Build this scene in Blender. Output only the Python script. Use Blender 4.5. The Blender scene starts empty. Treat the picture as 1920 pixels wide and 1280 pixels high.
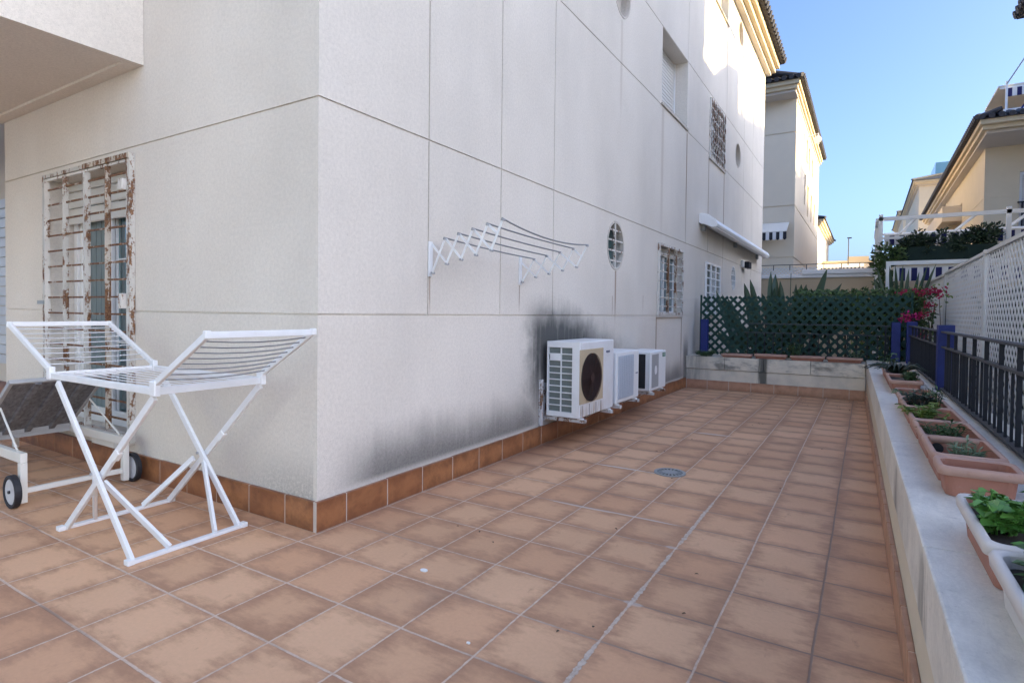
import bpy, bmesh, math, random
from mathutils import Vector, Matrix
R_ = math.radians
sc = bpy.context.scene
COL = sc.collection

# ------------------------------------------------------------------ camera
cam_d = bpy.data.cameras.new("camera"); cam = bpy.data.objects.new("camera", cam_d); COL.objects.link(cam)
RX = Vector((0.852, 0.524, 0.0113)).normalized(); FW = Vector((-0.5235, 0.8518, -0.0212)).normalized()
UP = RX.cross(FW).normalized(); RX = FW.cross(UP).normalized()
m = Matrix((RX, UP, -FW)).transposed().to_4x4(); m.translation = Vector((2.551, -2.126, 1.217))
cam.matrix_world = m
cam_d.sensor_width = 36.0; cam_d.lens = 36.0 * 1082.0 / 1920.0; cam_d.shift_y = -32.2 / 1920.0
cam_d.clip_start = 0.05; cam_d.clip_end = 2000
sc.camera = cam

# ------------------------------------------------------------------ light
SUN_EL, SUN_AZ = R_(18.0), R_(6.0)          # azimuth measured from +X towards +Y
sd = Vector((math.cos(SUN_EL) * math.cos(SUN_AZ), math.cos(SUN_EL) * math.sin(SUN_AZ), math.sin(SUN_EL)))
w = bpy.data.worlds.new("World"); sc.world = w; w.use_nodes = True
wn = w.node_tree; wn.nodes.clear()
sky = wn.nodes.new("ShaderNodeTexSky"); sky.sky_type = 'NISHITA'; sky.sun_disc = False
sky.sun_elevation = SUN_EL; sky.sun_rotation = math.pi / 2 - SUN_AZ
sky.altitude = 0; sky.air_density = 0.62; sky.dust_density = 4.4; sky.ozone_density = 4.4
bg = wn.nodes.new("ShaderNodeBackground"); bg.inputs[1].default_value = 0.15
wo = wn.nodes.new("ShaderNodeOutputWorld")
wn.links.new(sky.outputs[0], bg.inputs[0]); wn.links.new(bg.outputs[0], wo.inputs[0])
sl = bpy.data.lights.new("sun", 'SUN'); sl.energy = 2.8; sl.angle = R_(0.5); sl.color = (1.0, 0.76, 0.33)
so = bpy.data.objects.new("sun", sl); COL.objects.link(so); so.rotation_euler = sd.to_track_quat('Z', 'Y').to_euler()
so.location = (30, 0, 40)
sc.view_settings.view_transform = 'Standard'; sc.view_settings.look = 'None'
sc.view_settings.exposure = 1.99; sc.view_settings.gamma = 1.0
sc.cycles.max_bounces = 10; sc.cycles.diffuse_bounces = 6

# ------------------------------------------------------------------ node helpers
class S:
    def __init__(s, nt, sock): s.nt = nt; s.k = sock
    def _m(s, op, *a, clamp=False):
        n = s.nt.nodes.new("ShaderNodeMath"); n.operation = op; n.use_clamp = clamp
        for i, v in enumerate((s,) + a):
            if isinstance(v, S): s.nt.links.new(v.k, n.inputs[i])
            else: n.inputs[i].default_value = float(v)
        return S(s.nt, n.outputs[0])
    def __add__(s, o): return s._m('ADD', o)
    def __sub__(s, o): return s._m('SUBTRACT', o)
    def __mul__(s, o): return s._m('MULTIPLY', o)
    def __truediv__(s, o): return s._m('DIVIDE', o)
    __radd__ = __add__; __rmul__ = __mul__
    def __rsub__(s, o): return (s * -1.0) + o
    def fl(s): return s._m('FLOOR')
    def fr(s): return s._m('FRACT')
    def ab(s): return s._m('ABSOLUTE')
    def mn(s, o): return s._m('MINIMUM', o)
    def mx(s, o): return s._m('MAXIMUM', o)
    def pw(s, o): return s._m('POWER', o)
    def gt(s, o): return s._m('GREATER_THAN', o)
    def lt(s, o): return s._m('LESS_THAN', o)
    def clamp(s): return s._m('ADD', 0.0, clamp=True)
    def ss(s, a, b):      # smoothstep a->b (works reversed too)
        n = s.nt.nodes.new("ShaderNodeMapRange"); n.interpolation_type = 'SMOOTHSTEP'
        lo, hi, t0, t1 = (a, b, 0, 1) if a < b else (b, a, 1, 0)
        s.nt.links.new(s.k, n.inputs[0])
        for i, v in zip((1, 2, 3, 4), (lo, hi, t0, t1)): n.inputs[i].default_value = v
        return S(s.nt, n.outputs[0])
class NT:
    def __init__(s, name):
        s.m = bpy.data.materials.new(name); s.m.use_nodes = True; s.t = s.m.node_tree
        s.b = s.t.nodes["Principled BSDF"]
    def pos(s, kind='pos'):
        if kind == 'pos':
            n = s.t.nodes.new("ShaderNodeNewGeometry"); v = n.outputs['Position']
        else:
            n = s.t.nodes.new("ShaderNodeTexCoord"); v = n.outputs['Object']
        return v
    def xyz(s, kind='pos'):
        n = s.t.nodes.new("ShaderNodeSeparateXYZ"); s.t.links.new(s.pos(kind), n.inputs[0])
        return [S(s.t, o) for o in n.outputs]
    def vec(s, x, y, z):
        n = s.t.nodes.new("ShaderNodeCombineXYZ")
        for i, v in enumerate((x, y, z)):
            if isinstance(v, S): s.t.links.new(v.k, n.inputs[i])
            else: n.inputs[i].default_value = v
        return n.outputs[0]
    def noise(s, scale=5, detail=4, rough=.55, vec=None, kind='pos', sc3=None, dist=0):
        n = s.t.nodes.new("ShaderNodeTexNoise"); n.inputs['Scale'].default_value = scale
        n.inputs['Detail'].default_value = detail; n.inputs['Roughness'].default_value = rough
        n.inputs['Distortion'].default_value = dist
        v = vec if vec is not None else s.pos(kind)
        if sc3:
            mp = s.t.nodes.new("ShaderNodeMapping"); mp.inputs['Scale'].default_value = sc3
            s.t.links.new(v, mp.inputs[0]); v = mp.outputs[0]
        s.t.links.new(v, n.inputs['Vector'])
        return S(s.t, n.outputs[0])
    def white(s, vec):
        n = s.t.nodes.new("ShaderNodeTexWhiteNoise"); s.t.links.new(vec, n.inputs['Vector']); return S(s.t, n.outputs['Value'])
    def island(s):
        n = s.t.nodes.new("ShaderNodeNewGeometry"); return S(s.t, n.outputs['Random Per Island'])
    def mix(s, f, a, b, mode='MIX'):
        n = s.t.nodes.new("ShaderNodeMix"); n.data_type = 'RGBA'; n.blend_type = mode
        for i, v in ((0, f), (6, a), (7, b)):
            if isinstance(v, S): s.t.links.new(v.k, n.inputs[i])
            elif i == 0: n.inputs[0].default_value = v
            elif isinstance(v, tuple): n.inputs[i].default_value = (v + (1,))[:4]
            else: s.t.links.new(v, n.inputs[i])
        return n.outputs[2]
    def scale(s, col, f):   # colour * scalar
        return s.mix(1.0, col, s.vec(f, f, f), 'MULTIPLY')
    def col(s, c):
        if isinstance(c, tuple): s.b.inputs['Base Color'].default_value = (c + (1,))[:4]
        else: s.t.links.new(c, s.b.inputs['Base Color'])
    def rough(s, r):
        if isinstance(r, S): s.t.links.new(r.k, s.b.inputs['Roughness'])
        else: s.b.inputs['Roughness'].default_value = r
    def bump(s, h, strength=.3, dist=.01):
        n = s.t.nodes.new("ShaderNodeBump"); n.inputs['Strength'].default_value = strength; n.inputs['Distance'].default_value = dist
        s.t.links.new(h.k, n.inputs['Height']); s.t.links.new(n.outputs[0], s.b.inputs['Normal'])
    def setp(s, **k):
        for a, v in k.items(): s.b.inputs[a.replace('_', ' ')].default_value = v

def simple(name, c, rough=.5, var=.12, nscale=6, metallic=0, dirt=None, spec=None, kind='pos'):
    n = NT(name)
    f = n.noise(nscale, 5, .6, kind=kind) * (2 * var) + (1 - var)
    cc = n.scale(n.mix(0.0, c, c), f)
    if dirt:
        d = n.noise(nscale * 2.3, 6, .65, kind=kind).ss(dirt[1], dirt[1] + .14)
        cc = n.mix(d, cc, dirt[0])
    n.col(cc); n.rough(rough); n.setp(Metallic=metallic)
    if spec is not None: n.b.inputs['Specular IOR Level'].default_value = spec
    return n.m

def leafmat(name, a, b, rough=.45, trans=.0):
    n = NT(name); r = n.island()
    n.col(n.mix(r, a, b)); n.rough(rough)
    return n.m

# ------------------------------------------------------------------ materials
def wall_material():
    n = NT('cream_stucco'); x, y, z = n.xyz()
    base = n.mix(n.noise(.7, 4, .6).ss(.3, .7), (.715, .66, .585), (.765, .71, .635))
    grain = n.noise(190, 3, .7)
    mid = n.noise(48, 3, .7)
    base = n.scale(base, grain.ss(.25, .62) * .16 + mid.ss(.3, .7) * .10 + .77)
    speck = n.noise(70, 2, .6).ss(.64, .72)
    base = n.mix(speck * .30, base, (.33, .30, .26))
    big = n.noise(1.0, 5, .6, sc3=(1.2, 1.2, .35)).ss(.42, .8)
    base = n.mix(big * .20, base, (.42, .40, .37)); wave = n.noise(.45, 4, .6, sc3=(1, 1, .8)).ss(.3, .7); base = n.scale(base, wave * .08 + .95)
    streak = n.noise(1.0, 5, .65, sc3=(22, 22, 1.3))
    blot = n.noise(5, 5, .6)
    grit = n.noise(55, 4, .75)
    side = x.gt(-.03)
    # mildew above the skirting of the long wall
    h = n.noise(1.0, 3, .5, vec=n.vec(y * 1.6, 0.0, 0.0)) * .26 + (streak - .5) * .10 + (blot - .5) * .12 + .12
    m1 = ((z - .17) - h)._m('MULTIPLY', -1.0).ss(-.16, .22)
    ends = y.ss(0.02, .5) * y.ss(2.75, 2.3)
    far = y.ss(4.9, 5.3) * y.ss(8, 7) * z.ss(.75, .35)
    mild = (m1 * (ends * .95 + far * .9)) * (grit * .45 + .55) * z.ss(.165, .215)._m('MULTIPLY', .75)._m('ADD', .25)
    # the plume behind and over the air conditioners
    zz = z + (streak - .5) * .16 + (blot - .5) * .24
    yy = y + (blot - .5) * .35
    top = y.ss(2.7, 4.9) * -.42 + 1.33
    pl = yy.ss(2.12, 2.5) * yy.ss(5.25, 4.0) * (zz - top).ss(.10, -.30) * z.ss(.15, .6)._m('MULTIPLY', .5)._m('ADD', .5)
    core = yy.ss(2.25, 2.6) * yy.ss(4.1, 3.3) * zz.ss(.5, .9)
    pl = (pl * (streak.ss(.25, .7) * .30 + .62 + core * .25)).clamp()
    corner = y.ss(7.35, 7.45) * y.ss(7.75, 7.6) * zz.ss(.95, .55)
    allm = mild.mx(pl * .95).mx(corner * .7) * side
    # left wall: faint grime near the corner, low down
    lm = (side * -1 + 1) * x.ss(-1.0, -.1) * ((z - .17) + (grit - .5) * .4).ss(.34, 0.0) * (grit.ss(.2, .8)) * .6
    allm = allm.mx(lm).clamp()
    base = n.mix(allm, base, (.070, .073, .072))
    # thin rust runs under brackets, oval window, sills and joints
    runs = None
    for (yc, zt, L, wd, a) in ((.945, 1.46, .30, .010, .75), (2.14, 1.445, .26, .010, .8), (4.36, 1.72, .70, .035, .75), (4.27, 1.42, .30, .012, .75),
                               (5.36, 1.46, .27, .013, .55), (5.95, 1.17, 1.0, .035, .65), (7.25, 1.17, 1.0, .035, .7),
                               (7.40, 4.15, 2.0, .040, .8), (6.10, 4.15, 2.2, .08, .25), (8.93, 4.08, 1.9, .04, .7), (10.27, 4.08, 1.9, .05, .75), (4.45, 4.7, 1.4, .05, .22)):
        d = ((y - yc) + (streak - .5) * .012).ab().ss(wd, wd * .25)
        q = d * z.ss(zt - L, zt - L * .4) * z.lt(zt) * a
        q = q * 1.0
        runs = q if runs is None else runs.mx(q)
    base = n.mix(runs * side, base, (.27, .175, .105))
    n.col(base); n.rough(.9); n.b.inputs['Specular IOR Level'].default_value = .2
    n.bump(grain * .7 + blot * .3, .35, .004)
    return n.m

def tile_color(n, u, v, rnd):
    """u, v: 0..1 in the tile. returns colour socket and edge distance"""
    off = n.vec(rnd * 31.0, rnd * 17.0, 0.0); va = n.t.nodes.new('ShaderNodeVectorMath'); n.t.links.new(n.pos(), va.inputs[0]); n.t.links.new(off, va.inputs[1])
    wob = n.noise(7, 5, .65, vec=va.outputs[0]); sm = n.noise(1.0, 6, .7, sc3=(9, 26, 9)); fine = n.noise(60, 4, .7)
    e = (u - .5).ab().mx((v - .5).ab()) * -1 + .5
    ed = (e + (wob - .5) * .50 + (sm - .5) * .55 + (rnd - .5) * .14).ss(-.10, .30)
    light = n.mix(rnd, (.60, .345, .20), (.70, .425, .255))
    tint = n.white(n.vec(rnd * 37.0, rnd * 11.0, 3.0))
    light = n.mix(tint.ss(.55, 1.0) * .5, light, (.58, .30, .165))
    dark = (.40, .218, .128)
    c = n.mix(ed, dark, light)
    sm2 = (n.noise(1.0, 6, .7, sc3=(14, 5, 9)) + (wob - .5) * .4).ss(.60, .78)
    c = n.mix(sm2 * .5, c, (.32, .17, .10))
    c = n.scale(c, fine * .22 + .88)
    return c, e

def floor_material():
    n = NT('terracotta_floor_tiles'); x, y, z = n.xyz()
    PX, PY = .340, 1 / 3.
    wv = (n.noise(2.2, 3, .6) - .5) * .014
    a = (x - .030 + wv) / PX; b = (y + .142 + wv) / PY
    ia, ib = a.fl(), b.fl(); u, v = a.fr(), b.fr()
    rnd = n.white(n.vec(ia, ib, 1.0))
    c, e = tile_color(n, u, v, rnd)
    # joints. lines along Y (constant x): pale pinkish; the 5th is a wide cement repair; 7th onward dark
    lx = (u - .5).ab() * -PX + PX * .5; ly = (v - .5).ab() * -PY + PY * .5
    ja = (a + .5).fl(); jb = (b + .5).fl()
    rep = (ja - 5).ab().lt(.5) * n.noise(2.6, 3, .6).ss(.36, .52) * (y + (n.noise(3, 2) - .5) * .6).ss(2.2, 1.4)
    rag = n.noise(38, 4, .7)
    wx = rep * .006 + .0040 + (rag - .5) * .006 + rep * (rag - .5) * .018
    mx_ = ((lx - wx) * -1).ss(-.002, .0015)
    my_ = ((ly - .0048 - (rag - .5) * .004) * -1).ss(-.002, .0015)
    tone = n.noise(1.1, 3, .6)
    gpale = n.mix(rag.ss(.3, .7), (.56, .41, .31), (.70, .54, .43))
    gdark = (.27, .18, .135)
    fx = ja.lt(6.5) * .9 * (tone.ss(.25, .45) * .4 + .6)
    gx = n.mix(fx, gdark, gpale); gx = n.mix(rep * .7, gx, n.mix(rag.ss(.35, .65), (.40, .335, .28), (.58, .50, .43)))
    fy = (x.ss(2.1, 1.0) * jb.lt(5.5)) * (n.white(n.vec(jb, 4.0, 2.0)).gt(.12)) * tone.ss(.3, .5) * .85
    gy = n.mix(fy, gdark, gpale)
    c = n.mix(my_, c, gy); c = n.mix(mx_, c, gx)
    # cement smears left on a few joints
    def smear(cx, cy, rx, ry, k):
        d = (((x - cx) / rx).pw(2.0) + ((y - cy) / ry).pw(2.0)) + (rag - .5) * 1.1
        return d.ss(1.0, .45) * k
    sp = None
    for t in ((1.74, .19, .05, .02, .5), (1.24, 3.92, .22, .03, .8), (.92, 2.19, .25, .018, .9), (1.25, 2.185, .16, .014, .7),
              (1.71, .86, .04, .02, .5), (1.05, 1.18, .25, .014, .7), (1.4, 1.19, .3, .014, .6), (1.95, 2.55, .3, .03, .0)):
        q = smear(*t); sp = q if sp is None else sp.mx(q)
    c = n.mix(sp, c, (.60, .53, .47))
    dk = n.noise(1.4, 5, .65).ss(.58, .78)
    c = n.mix(dk * .28, c, (.25, .18, .14)); wr_ = n.noise(.55, 4, .6).ss(.35, .7); c = n.scale(c, wr_ * .14 + .92)
    ac_shade = x.ss(.42, .02) * y.ss(1.2, 2.4) * y.ss(6.5, 4.5)  # shade under the air conditioners, painted into the floor colour
    c = n.mix(ac_shade * .65, c, (.15, .065, .04))
    spk = n.noise(120, 1, .5).ss(.775, .80); c = n.mix(spk * .5, c, (.12, .08, .06))
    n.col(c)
    n.rough(n.noise(3, 4) * .2 + .50); n.b.inputs['Specular IOR Level'].default_value = .35
    n.bump((mx_.mx(my_)) * -1.0 + n.noise(45, 4, .7) * .12, .5, .004)
    return n.m

def skirt_material(name='terracotta_skirting', cs=((.19, .075, .032), (.38, .165, .068), (.27, .10, .045), (.13, .05, .025))):
    n = NT(name); x, y, z = n.xyz()
    isl = n.island(); t = (y - .0) * 3.0
    wob = n.noise(9, 5, .65)
    u = ((y + .165) * 3.0)
    e = (z - .085).ab() * -6.0 + .5
    c = n.mix((wob + (e - .2) * .5).ss(.3, .75), cs[0], cs[1])
    c = n.mix(isl.ss(.3, 1.0) * .35, c, cs[2])
    c = n.mix(n.noise(26, 5, .7).ss(.6, .75) * .6, c, cs[3])
    c = n.scale(c, n.noise(70, 3) * .25 + .87)
    n.col(c); n.rough(.38)
    n.bump(n.noise(30, 4, .6), .15, .004)
    return n.m

def stone_material():
    n = NT('limestone_coping'); x, y, z = n.xyz()
    c = n.mix(n.noise(2.2, 6, .65, dist=1.0).ss(.35, .7), (.74, .70, .63), (.62, .59, .53))
    vein = n.noise(1.0, 6, .7, sc3=(22, 7, 10), dist=1.6)
    c = n.mix((vein - .5).ab().ss(.05, .0) * .12, c, (.30, .285, .27))
    c = n.mix(n.noise(14, 6, .7).ss(.56, .74) * .45, c, (.34, .325, .295)); cl = n.noise(1.0, 6, .7, sc3=(5, 2.2, 3)).ss(.46, .70); c = n.mix(cl * .45 * y.lt(7.4), c, (.40, .385, .36)); c = n.mix(n.noise(55, 3, .7).ss(.66, .74) * .5, c, (.20, .19, .17))
    c = n.scale(c, n.noise(90, 4, .7) * .3 + .85)
    c = n.mix(y.gt(7.5), c, n.mix(n.noise(6, 5).ss(.35, .7), (.70, .64, .53), (.58, .54, .46)))
    # damp black marks on the edge of the coping
    mk = None
    st = n.noise(1.0, 5, .65, sc3=(24, 24, 2))
    for (yc, wd, k) in ((1.05, .18, .8), (-.10, .18, .75), (-1.15, .12, .3)):
        q = (((y - yc) / wd).ab() + (st - .5) * 2.2 + (z - .34) * 1.6).ss(1.0, -.1) * k * z.ss(.56, .50) * z.ss(.20, .36) * x.gt(2.5)
        mk = q if mk is None else mk.mx(q)
    far = y.gt(7.5) * x.lt(2.7) * y.lt(7.62)
    q = (((x - 1.19) / .10).ab() + (st - .5) * 1.6).ss(1.0, .3) * .95
    q2 = n.noise(1.0, 5, .65, sc3=(3.5, 3.5, 9)).ss(.46, .66) * .7 * z.ss(.28, .34)
    q3 = x.ss(.5, .05) * st.ss(.3, .7) * .6
    mk = mk.mx(far * q.mx(q2).mx(q3))
    c = n.mix(mk.clamp(), c, (.075, .078, .07))
    n.col(c); n.rough(.55); n.bump(n.noise(40, 5, .7), .25, .004)
    return n.m

def rusty(name, paint, rust=(.10, .042, .022), lvl=.5, kind='pos'):
    n = NT(name)
    a = n.noise(15, 6, .72, kind=kind, sc3=(1, 1, .4)); b = n.noise(60, 4, .7, kind=kind)
    f = (a + (b - .5) * .35).ss(lvl, lvl + .08)
    r2 = n.mix(b.ss(.4, .65), rust, (.25, .13, .06))
    p = n.scale(n.mix(n.noise(4, 4, kind=kind).ss(.4, .7), paint, tuple(v * .85 for v in paint)), b * .2 + .9)
    n.col(n.mix(f, p, r2)); n.rough(f * .4 + .45); n.bump(f * .6 + b * .3, .3, .002)
    return n.m

MT = {}
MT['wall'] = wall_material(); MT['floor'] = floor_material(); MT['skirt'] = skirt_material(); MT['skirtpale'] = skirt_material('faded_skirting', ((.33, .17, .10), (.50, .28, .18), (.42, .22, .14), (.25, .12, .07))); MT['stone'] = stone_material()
MT['grout'] = simple('grout', (.52, .45, .39), .9, .15, 20)
MT['parapet'] = simple('cream_render', (.62, .54, .42), .9, .10, 5, dirt=((.34, .30, .25), .66))
MT['wallB'] = simple('neighbour_stucco', (.68, .575, .41), .9, .07, 2.0)
MT['wallC'] = simple('pale_stucco', (.71, .61, .47), .9, .06, 2.0)
MT['cornice'] = simple('cornice_plaster', (.66, .545, .37), .85, .08, 3)
MT['soffit'] = simple('soffit_plaster', (.60, .54, .47), .9, .06, 3)
MT['roof'] = simple('dark_roof_tile', (.045, .043, .048), .7, .5, 9)
MT['white'] = simple('white_painted_metal', (.80, .80, .80), .35, .05, 9)
MT['whitea'] = simple('white_airer_enamel', (.76, .77, .78), .35, .10, 14, kind='object')
MT['wire'] = simple('coated_wire', (.55, .57, .60), .35, .08, 20)
MT['darkwire'] = simple('dull_grey_wire', (.22, .225, .235), .4, .08, 20)
MT['plastic'] = simple('white_plastic', (.78, .79, .79), .4, .05, 14, dirt=((.55, .50, .42), .70))
MT['acwhite'] = None
MT['fin'] = simple('condenser_fins', (.17, .20, .19), .6, .2, 60)
MT['dark'] = simple('dark_interior', (.015, .016, .018), .6, .3, 8)
MT['fan'] = simple('rusty_fan_guard', (.045, .022, .020), .5, .5, 40)
MT['yellowed'] = simple('yellowed_plastic', (.52, .42, .28), .5, .12, 12, dirt=((.33, .22, .12), .62))
MT['acgrille'] = simple('grey_louvre_plastic', (.50, .54, .60), .5, .06, 20)
MT['rustwhite'] = rusty('rust_eaten_white_paint', (.56, .54, .49), lvl=.50)
MT['rustlite'] = rusty('white_paint_with_rust', (.68, .65, .60), lvl=.53)
MT['rustheavy'] = rusty('heavily_rusted_paint', (.54, .49, .41), lvl=.455)
MT['rustdark'] = rusty('dark_rust_bar', (.42, .36, .30), (.10, .045, .028), lvl=.36)
MT['bracket'] = rusty('rusted_bracket', (.62, .62, .62), lvl=.50)
MT['shutter'] = simple('shutter_slats', (.66, .65, .62), .5, .05, 8)
MT['reveal'] = simple('window_reveal', (.55, .50, .44), .9, .08, 5)
MT['curtain'] = simple('pale_curtain', (.20, .25, .26), .9, .1, 3)
MT['blue'] = simple('blue_painted_steel', (.008, .020, .15), .6, .25, 12, dirt=((.03, .04, .10), .68))
MT['navy'] = simple('weathered_dark_railing', (.010, .012, .020), .75, .5, 25, dirt=((.07, .055, .05), .62))
MT['railtop'] = simple('worn_rail_cap', (.050, .052, .058), .7, .4, 14, dirt=((.20, .19, .17), .60))
MT['greenlat'] = simple('dark_green_lattice', (.007, .042, .031), .75, .15, 8)
MT['whitelat'] = simple('white_lattice_plastic', (.66, .655, .64), .45, .09, 2.5)
MT['terra'] = simple('terracotta_plastic', (.36, .155, .105), .6, .2, 7, dirt=((.42, .25, .19), .60))
MT['terrapale'] = simple('faded_terracotta_plastic', (.45, .275, .215), .6, .16, 9, dirt=((.38, .21, .155), .58))
MT['chalk'] = simple('bleached_planter_rim', (.62, .575, .54), .6, .08, 12, dirt=((.45, .36, .31), .66))
MT['tyre'] = simple('black_rubber', (.012, .013, .018), .6, .2, 20)
MT['hub'] = simple('grey_plastic_wheel', (.50, .51, .53), .5, .18, 20)
MT['loungerframe'] = simple('cream_lacquered_frame', (.68, .67, .62), .4, .06, 9)
MT['loungergrey'] = simple('grey_frame', (.34, .35, .36), .45, .08, 9)
def slatmat():
    n = NT('grey_wood_slats'); c = n.mix(n.noise(1., 5, .65, sc3=(3, 40, 40)).ss(.3, .7), (.10, .102, .112), (.20, .205, .22))
    n.col(c); n.rough(.7); return n.m
MT['slat'] = slatmat()
MT['stripeB'] = simple('navy_stripe_cloth', (.018, .020, .10), .9, .1, 8)
MT['stripeK'] = simple('black_stripe_cloth', (.022, .022, .03), .9, .1, 8)
MT['cloth'] = simple('cream_awning_cloth', (.68, .64, .57), .9, .05, 4)
MT['clothw'] = simple('white_stripe_cloth', (.74, .73, .72), .9, .05, 4)
MT['soil'] = simple('dark_potting_soil', (.035, .026, .020), .95, .5, 60, dirt=((.11, .09, .07), .62))
MT['bark'] = simple('brown_stem', (.10, .075, .05), .9, .25, 20)
MT['ground'] = simple('pale_paving_ground', (.36, .33, .29), .9, .15, .6)
MT['beige'] = simple('beige_wall_render', (.52, .42, .29), .9, .06, 1.5)
MT['drain'] = simple('grey_metal_grate', (.27, .29, .30), .45, .12, 40)
MT['label'] = simple('green_sticker', (.03, .22, .13), .5, .05, 20)
MT['badge'] = simple('blue_badge_ink', (.05, .07, .16), .5, .2, 60)
MT['netting'] = simple('dark_green_netting', (.012, .030, .026), .9, .3, 18)
MT['paleblue'] = simple('pale_blue_bounce', (.44, .60, .80), .9, .05, 1.5)  # blue picked so the added house bounces neutral light
MT['glassR'] = simple('grey_glass_panel', (.16, .17, .19), .12, .05, 3)
MT['cyan'] = simple('tinted_roof_glass', (.25, .45, .50), .1, .05, 3)
def glass():
    n = NT('window_glass'); x, y, z = n.xyz()
    c = n.mix(n.noise(1., 2, .5, sc3=(16, 3, .4)).ss(.4, .62), (.015, .055, .06), (.10, .22, .23))
    n.col(c); n.rough(.03); n.setp(IOR=1.9); n.b.inputs['Specular IOR Level'].default_value = 1.0
    return n.m
MT['glass'] = glass()
MT['hedge'] = leafmat('hedge_leaf', (.018, .05, .016), (.10, .17, .045))
MT['strel'] = leafmat('paddle_leaf', (.028, .060, .032), (.075, .115, .065), .4)
MT['bract'] = leafmat('magenta_bract', (.42, .012, .10), (.62, .02, .24), .6)
MT['bractr'] = leafmat('crimson_bract', (.30, .010, .04), (.48, .014, .10), .6)
MT['mint'] = leafmat('light_green_leaf', (.055, .17, .03), (.14, .32, .07), .45)
MT['ygreen'] = leafmat('yellow_green_leaf', (.09, .16, .03), (.20, .27, .06), .5)
MT['greygreen'] = leafmat('grey_green_leaf', (.10, .16, .10), (.20, .27, .17), .6)
MT['darkplant'] = leafmat('dark_plant_leaf', (.012, .022, .020), (.035, .060, .045), .45)
MT['midgreen'] = leafmat('mid_green_leaf', (.03, .075, .03), (.08, .15, .055), .5)
MT['vine'] = leafmat('vine_leaf', (.010, .028, .014), (.035, .065, .03), .5)
MT['olive'] = leafmat('olive_tree_leaf', (.03, .05, .02), (.10, .13, .05), .6)
def acmat():
    n = NT('outdoor_unit_casing'); x, y, z = n.xyz()
    c = n.mix(n.noise(6, 4).ss(.4, .75), (.76, .765, .77), (.70, .69, .67))
    st = n.noise(1.0, 5, .7, sc3=(40, 40, 3))
    m_ = z.ss(.42, .30) * y.gt(2.55) * y.lt(3.12) * st.ss(.45, .62)
    c = n.mix(m_ * .8, c, (.40, .28, .15))
    ln = None
    for yc in (2.62, 2.78, 2.93, 3.05):
        q = (y - yc).ab().ss(.010, .003) * z.lt(.38) * .9
        ln = q if ln is None else ln.mx(q)
    c = n.mix(ln * x.gt(.37), c, (.06, .03, .02))
    n.col(c); n.rough(.4); return n.m
MT['acwhite'] = acmat()

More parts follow.
